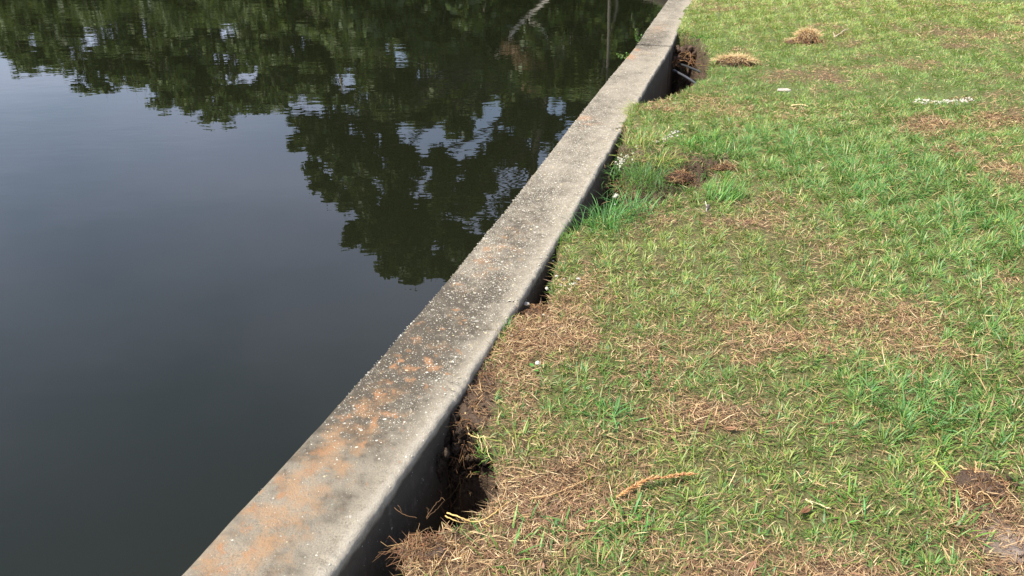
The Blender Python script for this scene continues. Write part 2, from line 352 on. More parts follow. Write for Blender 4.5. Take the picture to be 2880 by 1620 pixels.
def hole_masks(x, y):
    j = (fbm(x * 14, y * 14, 41, 3) - 0.5) * 0.07
    return [poly_sd(x, y, H1V if VOID else H1) + j, poly_sd(x, y, H2) + j * 0.6, poly_sd(x, y, H3) + j * 1.3, poly_sd(x, y, H4) + j * 1.5]
def ground_z(x, y, t, near=None):
    x = np.asarray(x, float); y = np.asarray(y, float)
    z = np.interp(y, [0, 1.8, 2.4, 3.2, 5, 9, 14], [-0.10, -0.085, -0.045, -0.03, -0.015, 0.0, 0.005])
    z = z + 0.016 * np.clip(t, 0, 6) + (fbm(x * 1.3, y * 1.3, 1, 3) - 0.5) * 0.07 * sstep(0.05, 0.8, t) + (fbm(x * 9, y * 9, 2, 3) - 0.5) * 0.026
    z = np.where(np.asarray(t) > 8, z + (np.asarray(t) - 8) * 0.004, z)
    m = (y > 0.3) & (y < 11) & (np.asarray(t) < 2.2)
    if np.any(m):
        xm = x[m]; ym = y[m]; tm = np.asarray(t)[m]; a, b_, c, d = hole_masks(xm, ym)
        zz = z[m]
        far1 = sstep(at(1300, 1330)[1], at(1300, 1190)[1], ym)
        zz = zz - 0.72 * sstep(-0.005, 0.05 + 0.10 * far1, a)
        zz = zz - 0.30 * sstep(-0.005, 0.05, b_)
        zz = zz - 0.14 * sstep(0, 0.16, c) - 0.34 * sstep(0.0, 0.08, c) * sstep(0.20, 0.05, tm) - 0.10 * sstep(0.0, 0.1, c) * fbm(xm * 7, ym * 7, 61, 3)
        zz = zz - 0.75 * sstep(-0.01, 0.035 + 0.09 * sstep(at(1950, 190)[1], at(1950, 150)[1], ym), d)
        zz = zz + np.maximum.reduce([sstep(-0.02, 0.05, q) for q in (a, c, d)]) * ((fbm(xm * 22, ym * 22, 201, 4) - 0.5) * 0.09 + (vnoise(xm * 70, ym * 70, 211) - 0.5) * 0.02)
        bz = sstep(0.4, 0.8, field(BARE, xm, ym)); zz = zz + bz * ((fbm(xm * 26, ym * 26, 231, 4) - 0.5) * 0.05)
        z[m] = zz
    return z

# ------------------------------------------------------------------ lawn ground
def geom(a, b, n): return np.geomspace(a, b, n)
s_ax = np.concatenate([np.linspace(0, S0 - 0.8, 24, endpoint=False), np.arange(S0 - 0.8, S0 + 8.3, 0.018), S0 + 8.3 + np.cumsum(np.linspace(0.03, 0.5, 30)), ])
s_ax = np.concatenate([s_ax, np.arange(s_ax[-1] + 1, SEND, 1.5)])
t_ax = np.concatenate([np.arange(-0.06, 1.0, 0.016), np.arange(1.0, 5.0, 0.045), 5.0 + np.cumsum(np.geomspace(0.08, 60, 34))])
cc_, nn_ = path(s_ax)
X = cc_[:, None, 0] + nn_[:, None, 0] * (CW + t_ax[None, :]); Y = cc_[:, None, 1] + nn_[:, None, 1] * (CW + t_ax[None, :])
TT = np.broadcast_to(t_ax[None, :], X.shape)
nearm = (s_ax < S0 + 12)[:, None] & np.ones(X.shape, bool)
yz = np.where(nearm, Y, 14.0)
VOID = True
Z = ground_z(X.ravel(), yz.ravel(), TT.ravel()).reshape(X.shape)
dry, lush, yel, bare = fields(X.ravel(), Y.ravel())
far_g = sstep(3, 9, np.hypot(X, Y)).ravel()
hm = np.zeros(X.size)
mm = (Y.ravel() > 0.3) & (Y.ravel() < 11) & (TT.ravel() < 2.2)
h_ = hole_masks(X.ravel()[mm], Y.ravel()[mm]); hm[mm] = np.maximum.reduce([sstep(-0.03, 0.03, q) for q in h_])
attrs = {"green": np.clip((0.75 - dry * 0.8) * (0.7 + 0.3 * far_g) + 0.2 * far_g, 0, 1), "soil": np.clip(np.maximum(hm, sstep(0.35, 0.8, bare)), 0, 1),
         "sand": sstep(0.3, 1.15, field(SAND, X.ravel(), Y.ravel()) + (fbm(X.ravel() * 14, Y.ravel() * 14, 71, 4) - 0.5) * 1.6)}
VOID = False
ns, nt_ = X.shape; idx = np.arange(ns * nt_).reshape(ns, nt_)
quads = np.stack([idx[:-1, :-1], idx[:-1, 1:], idx[1:, 1:], idx[1:, :-1]], -1).reshape(-1, 4)[:, ::-1]
lawn = mesh_obj("lawn_ground", np.stack([X, Y, Z], -1).reshape(-1, 3), [quads], M_GROUND, smooth=True, attrs=attrs)
props(lawn, "patchy lawn of green and dry grass with washed out hollows behind the seawall", "lawn", kind="structure")

# turf shelf left hanging over the near hollow
_sh = s_ax[(s_ax > S0 + 0.1) & (s_ax < S0 + 1.6)]; _tt = t_ax[(t_ax > 0.02) & (t_ax < 0.75)]
_c2, _n2 = path(_sh); xs = _c2[:, None, 0] + _n2[:, None, 0] * (CW + _tt); ys = _c2[:, None, 1] + _n2[:, None, 1] * (CW + _tt)
ja = (fbm(xs * 14, ys * 14, 41, 3) - 0.5) * 0.07; sd0 = poly_sd(xs, ys, H1) + ja; sd1 = poly_sd(xs, ys, H1V) + ja
zs = ground_z(xs.ravel(), ys.ravel(), np.broadcast_to(_tt, xs.shape).ravel()).reshape(xs.shape)
flat = ground_z(xs.ravel(), ys.ravel(), np.full(xs.size, 3.0)).reshape(xs.shape) - 0.048 + 0.016 * _tt   # level turf
use = (sd0 < 0.004) & (sd1 > -0.05); m_, k_ = xs.shape; I = np.arange(m_ * k_).reshape(m_, k_)
cell = use[:-1, :-1] & use[1:, :-1] & use[1:, 1:] & use[:-1, 1:]
ztop = np.where(sd0 > -0.03, np.maximum(zs, flat - 0.012), zs) + 0.003; thick = 0.028 + 0.03 * fbm(xs * 30, ys * 30, 221, 3)
top_v = np.stack([xs, ys, ztop], -1).reshape(-1, 3); bot_v = np.stack([xs, ys, ztop - thick], -1).reshape(-1, 3)
q4 = np.stack([I[:-1, :-1], I[1:, :-1], I[1:, 1:], I[:-1, 1:]], -1)[cell]; nb = m_ * k_
ed = {}
for f_ in q4:
    for e_ in range(4):
        a_, b_ = int(f_[e_]), int(f_[(e_ + 1) % 4])
        if (b_, a_) in ed: del ed[(b_, a_)]
        else: ed[(a_, b_)] = 1
sideq = np.array([(a_, b_, b_ + nb, a_ + nb) for a_, b_ in ed]) if ed else []
dr_, lu_, ye_, ba_ = fields(xs.ravel(), ys.ravel()); gsh = np.clip(0.55 - dr_ * 0.6, 0, 1) * 0.55
sh_attr = {"green": np.concatenate([gsh, gsh * 0]), "soil": np.concatenate([sstep(0.35, 0.8, ba_), np.ones(nb)]), "sand": np.zeros(2 * nb)}
if len(q4):
    shelf = mesh_obj("turf_shelf", np.concatenate([top_v, bot_v]), [q4[:, ::-1], q4 + nb, sideq], M_GROUND, attrs=sh_attr)
    props(shelf, "thin shelf of turf overhanging the near hollow", "turf", kind="structure")

# ------------------------------------------------------------------ pond
WZ = -0.62
ws = np.concatenate([np.arange(0, S0 + 14, 0.5), np.arange(S0 + 14, SEND, 1.5)]); wc, wnrm = path(ws); wp = wc + wnrm * 0.15
ring = np.concatenate([wp, [[-160, -60], [-60, -60], [wp[0, 0] - 3, -60]]])
import bmesh
bm = bmesh.new(); f = bm.faces.new([bm.verts.new((a, b_, WZ)) for a, b_ in ring]); bmesh.ops.triangulate(bm, faces=[f]); 
bmesh.ops.recalc_face_normals(bm, faces=bm.faces)
if sum(f.normal.z for f in bm.faces) < 0: bmesh.ops.reverse_faces(bm, faces=bm.faces)
me = bpy.data.meshes.new("pond_water"); bm.to_mesh(me); bm.free(); me.materials.append(M_WATER)
water = bpy.data.objects.new("pond_water", me); COL.objects.link(water); props(water, "still dark pond reflecting trees and grey blue sky", "pond", kind="structure")

# ------------------------------------------------------------------ seawall
wall_root = empty("seawall", (float(E0[0][0]), float(E0[0][1]), -0.6))
props(wall_root, "weathered concrete seawall cap with orange lichen running between pond and lawn", "seawall")
def wpart(o): o.parent = wall_root; o.matrix_parent_inverse = wall_root.matrix_world.inverted(); return o
wall_root.matrix_world.translation = wall_root.location
bpy.context.view_layer.update()
SCR = float(s_of_y(at(1372, 905)[1])) + 0.05               # hairline crack
def profile():
    """(across, height, zone) from the pond side foot over the top to the land side foot"""
    p = [(0.0, -1.1), (0.0, -0.6), (0.0, -0.3), (0.0, -0.12), (0.0, -0.03), (0.002, -0.012), (0.009, -0.003)]
    p += [(a, 0.0) for a in np.linspace(0.02, CW - 0.022, 40)]
    for th in np.linspace(80, 5, 7): p.append((CW - 0.018 + 0.018 * math.cos(math.radians(th)), -0.018 + 0.018 * math.sin(math.radians(th))))
    p += [(CW, z) for z in (-0.03, -0.05, -0.07, -0.1, -0.14, -0.18, -0.24, -0.32, -0.45, -0.7, -1.1)]
    return np.array(p)
PR = profile()
LICH = [(1127, 1010, 18, 9, 1), (1104, 1030, 17, 9, 1), (1151, 1034, 26, 9, .95), (1204, 1017, 18, 14, .95), (1222, 1034, 28, 12, .95), (1259, 1051, 16, 6, .85), (1152, 1065, 16, 11, .8), (1085, 1075, 22, 8, .8), (1195, 1091, 10, 9, .85), (1099, 1098, 8, 6, 1), (1065, 1113, 20, 12, .85),
        (1048, 1192, 13, 28, 1), (1080, 1166, 18, 14, .95), (1104, 1168, 12, 14, .95), (970, 1172, 40, 12, .75), (1010, 1148, 26, 10, .75), (1020, 1245, 10, 14, .9), (934, 1254, 40, 20, .6), (896, 1268, 36, 26, .65), (880, 1322, 34, 22, .7), (789, 1357, 18, 18, .75), (792, 1396, 22, 12, .85), (731, 1380, 16, 12, .85), (711, 1426, 22, 18, .8),
        (692, 1484, 44, 22, .6), (789, 1487, 30, 18, .65), (627, 1542, 22, 16, .85), (702, 1562, 20, 24, .75), (637, 1604, 34, 18, .8), (760, 1540, 30, 20, .5), (540, 1600, 30, 20, .6), (1165, 952, 26, 7, .75), (1180, 912, 20, 6, .6), (1285, 872, 16, 6, .8), (1290, 800, 18, 6, .8), (1355, 735, 34, 14, .7), (1370, 700, 22, 8, .7), (1300, 905, 8, 5, .9), (1240, 925, 7, 6, .9), (1170, 960, 30, 10, .6),
        (1290, 985, 9, 5, .9), (1145, 985, 12, 6, .8), (1230, 1000, 8, 5, .9), (1180, 1120, 12, 7, .6), (1120, 1210, 10, 8, .6), (960, 1320, 30, 20, .5), (850, 1440, 26, 16, .5), (1640, 332, 40, 10, .75), (1770, 158, 24, 12, .85), (1790, 140, 18, 6, .8)]
_lr = np.random.default_rng(31)
for _ in range(26):
    f_ = _lr.random(); py_ = 950 + 600 * _lr.random(); px_ = np.interp(py_, [915, 1278, 1620], [1145, 817, 497]) + f_ * np.interp(py_, [915, 1620], [230, 400]); LICH.append((px_, py_, _lr.uniform(4, 9), _lr.uniform(3, 7), _lr.uniform(.6, 1)))
def lichen_blobs(x, y):
    v_ = np.zeros(x.shape); wx = x + (fbm(x * 30, y * 30, 301, 3) - 0.5) * 0.05; wy = y + (fbm(x * 30, y * 30, 303, 3) - 0.5) * 0.06
    for px, py, rx, ry, w in LICH:
        c = at(px, py); ex = abs(at(px + rx, py)[0] - c[0]); ey = 0.5 * (at(px, py - ry)[1] - at(px, py + ry)[1]); v_ = np.maximum(v_, w * np.exp(-(((wx - c[0]) / ex) ** 2 + ((wy - c[1]) / ey) ** 2) * 0.8))
    return v_
def cap_section(sa, sb, dz, wshift):
    if sb < S0 + 16:
        ss = np.concatenate([np.arange(sa, min(sb, S0 - 0.5), 0.1), np.arange(max(sa, S0 - 0.5), min(sb, S0 + 2.6), 0.009), np.arange(S0 + 2.6, sb, 0.022)]) if sa < S0 else np.arange(sa, sb, 0.022)
        if sa < SCR < sb: ss = np.sort(np.concatenate([ss[(ss < SCR - 0.1) | (ss > SCR + 0.1)], np.arange(SCR - 0.1, SCR + 0.1, 0.003)]))
    else: ss = np.concatenate([np.arange(sa, min(sb, S0 + 16), 0.06), np.arange(max(sa, S0 + 16), sb, 0.8)])
    ss = np.append(ss, sb)
    c, nr = path(ss); a = PR[:, 0][None, :] + wshift; z = np.broadcast_to(PR[:, 1][None, :] + dz, (len(ss), len(PR))).copy()
    Sg = np.broadcast_to(ss[:, None], z.shape); A = np.broadcast_to(a, z.shape).copy()
    inner = sstep(0.25, 0.37, A) ; top = sstep(-0.06, 0.0, z - dz)
    A += inner * ((fbm(Sg * 3, z * 3, 81, 3) - 0.5) * 0.012 + (fbm(Sg * 26, z * 26, 83, 3) - 0.5) * 0.008)
    A += (1 - sstep(0, 0.05, A)) * (fbm(Sg * 2.5, z * 6, 85, 3) - 0.5) * 0.012
    # worn, chipped land side corner
    chip = np.clip(fbm(Sg * 13, Sg * 0 + 3, 87, 4) - 0.56, 0, 1) * 0.09
    z -= sstep(0.29, 0.365, A) * top * chip
    z += (fbm(Sg * 6, A * 6, 89, 4) - 0.5) * 0.009 * top
    if sa < SCR < sb:
        cr = SCR + (fbm(A * 12, A * 0, 91, 3) - 0.5) * 0.07 + 0.06 * (A - 0.37)
        g = np.clip(1 - np.abs(Sg - cr) / 0.008, 0, 1) * sstep(0.15, 0.24, A)
        z -= g * 0.022 * top
    x_ = c[:, None, 0] + nr[:, None, 0] * A; y_ = c[:, None, 1] + nr[:, None, 1] * A
    # wear and growth
    frac = np.clip(A / CW, 0, 1); yy = y_; zl = z - dz
    dark = np.interp(yy, [0, 1.6, 2.0, 2.25, 2.55, 3.1, 3.5, 4.5, 6, 8.6, 9.0, 10, 13], [.45, .45, .52, .8, 1.0, .88, .62, .52, .44, .36, .80, .45, .5])
    grime = dark * (1.0 - 0.45 * sstep(0.5, 1.0, frac)) + (fbm(Sg * 2.2, A * 4, 93, 4) - 0.5) * 0.55 + (fbm(Sg * 14, A * 14, 95, 3) - 0.5) * 0.5
    edge = np.exp(-((A - CW) / 0.048) ** 2) * top
    clean = edge * 1.0 * np.interp(yy, [0, 2.2, 2.7, 3.2, 4, 9], [1, 1, .8, .75, .85, .6])
    grime = grime - 0.5 * edge
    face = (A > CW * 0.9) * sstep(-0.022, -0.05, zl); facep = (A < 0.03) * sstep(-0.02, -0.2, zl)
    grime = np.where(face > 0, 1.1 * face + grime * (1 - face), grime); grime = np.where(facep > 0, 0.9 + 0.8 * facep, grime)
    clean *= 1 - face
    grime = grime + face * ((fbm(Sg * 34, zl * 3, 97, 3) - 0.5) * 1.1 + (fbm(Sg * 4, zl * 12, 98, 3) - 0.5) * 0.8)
    lden = np.interp(yy, [0, 1.4, 1.6, 1.9, 2.1, 2.35, 2.5, 2.8, 3.0, 3.5, 3.9, 4.4, 5.55, 5.8, 6.1, 8.0, 8.5, 8.95, 9.3, 10.1, 10.6, 13], [.62, .62, .70, .66, .60, .52, .34, .34, .25, .5, .36, 0, 0.1, .5, 0, .05, .5, .0, .3, .62, .1, .1])
    lichen = lden * np.exp(-((frac - 0.36) / 0.42) ** 2) * 1.14 * top
    sden = np.interp(yy, [0, 1.5, 1.9, 2.1, 2.2, 2.45, 2.7, 2.9, 3.1, 3.5, 3.8, 4.2, 14], [.12, .15, .28, .50, .62, .52, .6, .45, .48, .44, .15, 0, 0])
    spots = 0.25 * sden * np.exp(-((frac - 0.45) / 0.40) ** 2) * top
    if sa < S0:
        spots = np.maximum(spots, lichen_blobs(x_, y_) * top)
    V = np.stack([x_, y_, z], -1).reshape(-1, 3); m, k = z.shape; I = np.arange(m * k).reshape(m, k)
    Q = np.stack([I[:-1, :-1], I[1:, :-1], I[1:, 1:], I[:-1, 1:]], -1).reshape(-1, 4)[:, ::-1]
    caps = [list(range(k)), list(range((m - 1) * k, m * k))[::-1]]
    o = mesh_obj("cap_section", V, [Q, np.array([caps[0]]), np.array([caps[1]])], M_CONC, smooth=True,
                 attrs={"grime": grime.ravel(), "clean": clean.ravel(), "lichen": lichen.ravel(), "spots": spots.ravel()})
    me = o.data; sm = np.ones(len(me.polygons), bool); sm[-2:] = False; me.polygons.foreach_set("use_smooth", sm)
    return wpart(o)
cap_section(0.0, SJ - 0.004, 0.0, 0.0)
cap_section(SJ + 0.018, S0 + 22.0, 0.006, 0.004)
cap_section(S0 + 22.01, SEND, 0.0, 0.0)

# pale shell bits set in the concrete
def shell_flecks(nf):
    y = R.uniform(1.35, 12.5, nf * 4); A = R.uniform(0.006, CW - 0.006, nf * 4)
    den = np.interp(y, [1.3, 1.8, 2.05, 2.2, 2.4, 2.75, 3.2, 3.9, 4.3, 5.6, 6.5, 8, 12.5], [.08, .10, .2, .6, .9, 1.0, .95, .9, .85, .75, .45, .22, .12])
    s = s_of_y(y); den = den * (0.25 + 1.5 * fbm(s * 5, A * 9, 101, 3) ** 1.5) * np.where(A > CW - 0.06, 0.5, 1)
    keep = R.random(nf * 4) < den * 0.62; y = y[keep]; A = A[keep]; s = s[keep]; n_ = len(s)
    c, nr = path(s); P0 = c + nr * A[:, None]
    sz = np.exp(R.normal(math.log(0.0019), 0.5, n_)) * np.interp(y, [1.4, 3, 6, 12], [0.9, 1.1, 1.5, 2.0]); sz = np.clip(sz, 0.0012, 0.010)
    el = R.uniform(0.35, 0.95, n_); ang = R.uniform(0, np.pi, n_)
    zt = (fbm(s * 6, A * 6, 89, 4) - 0.5) * 0.009 + np.where(s > SJ, 0.006, 0)
    edge = np.clip((A - (CW - 0.018)) / 0.018, 0, 1); zt = zt - 0.018 * (1 - np.sqrt(np.clip(1 - edge ** 2, 0, 1)))
    k = 6; th = np.arange(k) * 2 * np.pi / k
    rr = sz[:, None] * R.uniform(0.75, 1.2, (n_, k)); lx = rr * np.cos(th); ly = rr * np.sin(th) * el[:, None]
    ca, sa = np.cos(ang)[:, None], np.sin(ang)[:, None]
    px = P0[:, 0:1] + lx * ca - ly * sa; py = P0[:, 1:2] + lx * sa + ly * ca
    V = np.zeros((n_, k + 1, 3)); V[:, :k, 0] = px; V[:, :k, 1] = py; V[:, :k, 2] = zt[:, None] - 0.0004
    V[:, k, :2] = P0; V[:, k, 2] = zt + 0.0016
    I = np.arange(n_)[:, None] * (k + 1); T = np.stack([np.stack([I[:, 0] + j, I[:, 0] + (j + 1) % k, I[:, 0] + k], -1) for j in range(k)], 1).reshape(-1, 3)
    base = np.array([0.46, 0.43, 0.355])[None] * R.uniform(0.45, 1.12, (n_, 1)); o_ = R.random(n_) < 0.10; base[o_] = np.array([0.42, 0.36, 0.22])
    nf2 = 900; s2 = R.uniform(S0 - 0.1, S0 + 5, nf2); z2 = -R.uniform(0.03, 0.5, nf2); c2, n2 = path(s2); t2 = np.stack([-n2[:, 1], n2[:, 0]], -1); r2 = np.exp(R.normal(math.log(0.0014), 0.4, nf2))
    A2 = CW + 0.0015 + ((fbm(s2 * 3, z2 * 3, 81, 3) - 0.5) * 0.012 + (fbm(s2 * 26, z2 * 26, 83, 3) - 0.5) * 0.008); V2 = np.zeros((nf2, k + 1, 3)); P2 = c2 + n2 * A2[:, None]
    V2[:, :k, :2] = P2[:, None, :] + t2[:, None, :] * (r2[:, None] * np.cos(th))[..., None]; V2[:, :k, 2] = z2[:, None] + r2[:, None] * np.sin(th); V2[:, k, :2] = P2 + n2 * 0.001; V2[:, k, 2] = z2
    I2 = n_ * (k + 1) + np.arange(nf2) * (k + 1); T2 = np.stack([np.stack([I2 + j, I2 + (j + 1) % k, I2 + k], -1) for j in range(k)], 1).reshape(-1, 3); b2 = np.array([0.42, 0.40, 0.34])[None] * R.uniform(0.4, 1.1, (nf2, 1))
    return mesh_obj("shell_flecks", np.concatenate([V.reshape(-1, 3), V2.reshape(-1, 3)]), [np.concatenate([T, T2])], M_SHELL, col=np.concatenate([np.repeat(base, k + 1, 0), np.repeat(b2, k + 1, 0)]))
fl = shell_flecks(24000); wpart(fl); fl["kind"] = "stuff"; fl["label"] = "white shell bits set in the concrete top"

# ------------------------------------------------------------------ grass
def blade_mesh(name, B, az, tilt, L, W, bend, C, mat, tipc=None):
    n_ = len(B); ca, sa = np.cos(az), np.sin(az)
    def dirv(t): return np.stack([np.sin(t) * ca, np.sin(t) * sa, np.cos(t)], -1)
    d1 = dirv(tilt); d2 = dirv(np.minimum(tilt + bend, 1.75))
    side = np.stack([-sa, ca, np.zeros(n_)], -1); r = R.uniform(-0.7, 0.7, n_)[:, None]
    up = np.cross(d1, side); side = np.cos(r) * side + np.sin(r) * up
    hw = (W * 0.5)[:, None]; mid = B + d1 * (L * 0.55)[:, None]; tip = mid + d2 * (L * 0.45)[:, None]
    V = np.stack([B - side * hw * 0.75, B + side * hw * 0.75, mid + side * hw, mid - side * hw, tip], 1)
    I = np.arange(n_) * 5; Q = np.stack([I, I + 1, I + 2, I + 3], -1); T = np.stack([I + 3, I + 2, I + 4], -1)
    CC = np.repeat(C[:, None, :], 5, 1).copy()
    if tipc is not None: CC[:, 4] = CC[:, 4] * 0.55 + tipc * 0.45
    return V.reshape(-1, 3), Q, T, CC.reshape(-1, 3)
def lin(r, g, b_): 
    f = lambda c: ((c / 255 + 0.055) / 1.055) ** 2.4 if c > 10 else c / 255 / 12.92
    return np.array([f(r), f(g), f(b_)])
G_MID = lin(116, 152, 62); G_DARK = lin(84, 124, 54); G_BLUE = lin(96, 146, 78); G_LUSH = lin(96, 154, 70); G_YEL = lin(160, 174, 82); G_PALE = lin(180, 178, 118)
S_TAN = lin(184, 152, 106); S_PALE = lin(210, 186, 140); S_BRN = lin(132, 100, 70); S_RED = lin(150, 110, 80)

def scatter(bands):
    """random ground points with a density per distance band (per m2)"""
    out = []
    for r0, r1, den in bands:
        n_ = int(den * (r1 * r1 - r0 * r0) * 0.5 * 1.35)
        r = np.sqrt(R.uniform(r0 * r0, r1 * r1, n_)); a = R.uniform(-0.42, 0.93, n_)
        x = r * np.sin(a); y = r * np.cos(a); out.append(np.stack([x, y, r], -1))
    p = np.concatenate(out); t = wall_t(p[:, 0], p[:, 1]); ok = (t > -0.02) & (p[:, 0] < 0.80 * p[:, 1] + 1.0) & (p[:, 1] > 0.9)
    return p[ok], t[ok]

def grass_layer(bands, straw):
    p, t = scatter(bands); x, y, d = p.T
    dry, lush, yel, bare = fields(x, y)
    h = [np.where((y > 0.3) & (y < 11) & (t < 2.2), q, -9) for q in hole_masks(x, y)]
    inh = np.maximum.reduce([sstep(-0.01, 0.03, h[0]), sstep(0.0, 0.03, h[1]), sstep(0.0, 0.05, h[3]), 0.8 * sstep(0.05, 0.12, h[2])])
    if not straw: k = np.clip(1.0 - 0.85 * dry, 0.10, 1) * (0.75 + 0.45 * lush) * (1 - sstep(0.4, 0.75, bare)) * (1 - inh)
    else: k = np.clip(0.12 + 0.95 * dry, 0, 1) * (1 - 0.6 * sstep(0.45, 0.9, bare)) * (1 - inh)
    k = k * (1 - np.clip(field(CLEAR, x, y) * 1.1, 0, 0.95))
    return p, t, dry, lush, yel, bare, k

def build_grass(name, bands, tuft=4.0, label=None):
    p, t, dry, lush, yel, bare, k = grass_layer(bands, False)
    keep = R.random(len(p)) < k; p = p[keep]; t = t[keep]; dry = dry[keep]; lush = lush[keep]; yel = yel[keep]
    n_ = len(p); x, y, d = p.T
    # blades share tufts: pull each towards a nearby tuft heart
    g = 0.045 + 0.012 * d; cx = (np.floor(x / g) + TAB[(np.floor(x / g).astype(int)) & 255, (np.floor(y / g).astype(int)) & 255]) * g
    cy = (np.floor(y / g) + TAB[(np.floor(y / g).astype(int)) & 255, (np.floor(x / g).astype(int) + 77) & 255]) * g
    pull = np.where(d < 6, 0.62, 0.35) * R.uniform(0.3, 1, n_); ox = x - cx; oy = y - cy; x = x - ox * pull; y = y - oy * pull
    t = wall_t(x, y)
    x = np.where(t < -0.01, x + 0.03, x)
    t = wall_t(x, y)
    z = ground_z(x, y, t) - 0.004
    az = np.where(R.random(n_) < 0.65, np.arctan2(oy, ox) + R.normal(0, 0.6, n_), R.uniform(0, 2 * np.pi, n_))
    tallness = 0.85 + 0.55 * np.clip(lush, 0, 1) - 0.25 * dry
    L = R.gamma(5.0, 0.0076, n_) * tallness * np.interp(d, [1.5, 4, 9, 14], [1.0, 1.0, 0.95, 1.1]); L = np.clip(L, 0.015, 0.15)
    W = R.uniform(0.0016, 0.0040, n_) * np.interp(d, [1.5, 3, 6, 10, 20, 30], [0.95, 1.0, 1.15, 1.55, 4, 7])
    tilt = np.clip(R.normal(0.92, 0.36, n_), 0.05, 1.45); bend = R.uniform(0.0, 0.6, n_)
    broad = (R.random(n_) < 0.16) & (d < 7); W = np.where(broad, W * 1.8, W); L = np.where(broad, L * 0.75, L)
    C = G_MID[None] + (G_DARK - G_MID)[None] * R.random(n_)[:, None] * 0.9
    lu = np.clip(lush, 0, 1)[:, None]; mixb = np.where(R.random((n_, 1)) < 0.55, G_BLUE[None], G_LUSH[None]); C = C * (1 - 0.8 * lu) + mixb * 0.8 * lu
    yy = (R.random(n_) < (0.14 + 0.62 * yel * (1 - 0.6 * lu[:, 0])))[:, None]; C = np.where(yy, G_YEL[None] * 0.75 + C * 0.25, C)
    C = np.where((broad & (R.random(n_) < 0.6))[:, None], G_BLUE[None] * 0.85, C)
    pale = (R.random(n_) < 0.05 + 0.05 * yel)[:, None]; C = np.where(pale, G_PALE[None], C)
    st = (R.random(n_) < 0.05 + 0.22 * dry * (1 - lu[:, 0]))[:, None]; C = np.where(st, S_TAN[None], C)
    C = C * R.uniform(0.66, 1.14, (n_, 1))
    V, Q, T, CC = blade_mesh(name, np.stack([x, y, z], -1), az, tilt, L, W, bend, C, M_GRASS, G_YEL)
    o = mesh_obj(name, V, [Q, T], M_GRASS, col=CC); props(o, label, "grass", kind="stuff"); return o

def build_straw(name, bands, label):
    p, t, dry, lush, yel, bare, k = grass_layer(bands, True)
    keep = R.random(len(p)) < k; p = p[keep]; t = t[keep]; dry = dry[keep]; n_ = len(p); x, y, d = p.T
    z = ground_z(x, y, np.maximum(t, 0)) + R.uniform(0.0, 0.016, n_)
    az = R.uniform(0, 2 * np.pi, n_); tilt = np.clip(R.normal(1.35, 0.22, n_), 0.3, 1.62); bend = R.uniform(-0.25, 0.45, n_)
    L = np.clip(R.gamma(3.2, 0.0092, n_), 0.010, 0.11); W = R.uniform(0.0010, 0.0025, n_) * np.interp(d, [1.5, 3, 6, 10, 20], [1.0, 1.15, 1.7, 2.6, 5])
    u = R.random((n_, 1)); C = np.where(u < 0.36, S_TAN[None], np.where(u < 0.50, S_PALE[None], np.where(u < 0.86, S_BRN[None], S_RED[None]))) * R.uniform(0.6, 1.15, (n_, 1))
    V, Q, T, CC = blade_mesh(name, np.stack([x, y, z], -1), az, tilt, L, W, bend, C, M_STRAW)
    o = mesh_obj(name, V, [Q, T], M_STRAW, col=CC); props(o, label, "dry grass", kind="stuff"); return o

build_grass("lawn_grass", [(1.0, 3.4, 20000), (3.4, 7.0, 15500), (7.0, 13.5, 7600), (13.5, 26, 700)], label="short green and yellowing lawn grass behind the seawall")
build_straw("dry_thatch", [(1.0, 3.4, 24000), (3.4, 7.0, 10000), (7.0, 13.5, 2200)], "dry tan straw lying among the lawn grass")

# ------------------------------------------------------------------ trees on the far bank (seen mirrored in the pond)
def leaves(n_, centers, radii, size, cols, flat=0.75):
    ci = R.integers(0, len(centers), n_); c = np.asarray(centers)[ci]; r = np.asarray(radii)[ci]
    u = R.normal(0, 1, (n_, 3)); u /= np.linalg.norm(u, axis=1)[:, None]; rad = r * R.random(n_) ** 0.45
    P = c + u * rad[:, None] * np.array([1, 1, flat])
    a = R.normal(0, 1, (n_, 3)); a /= np.linalg.norm(a, axis=1)[:, None]; b_ = np.cross(a, R.normal(0, 1, (n_, 3))); b_ /= np.linalg.norm(b_, axis=1)[:, None] + 1e-9
    sz = size * R.uniform(0.5, 1.3, (n_, 1))
    V = np.stack([P - a * sz, P + b_ * sz * 0.45, P + a * sz, P - b_ * sz * 0.45], 1).reshape(-1, 3)
    Q = np.arange(n_ * 4).reshape(-1, 4); cc = np.asarray(cols)[R.integers(0, len(cols), n_)] * R.uniform(0.6, 1.3, (n_, 1))
    return V, Q, np.repeat(cc, 4, 0)
LEAF_D = [(0.07, 0.105, 0.026), (0.09, 0.125, 0.032), (0.105, 0.135, 0.036), (0.12, 0.145, 0.045)]
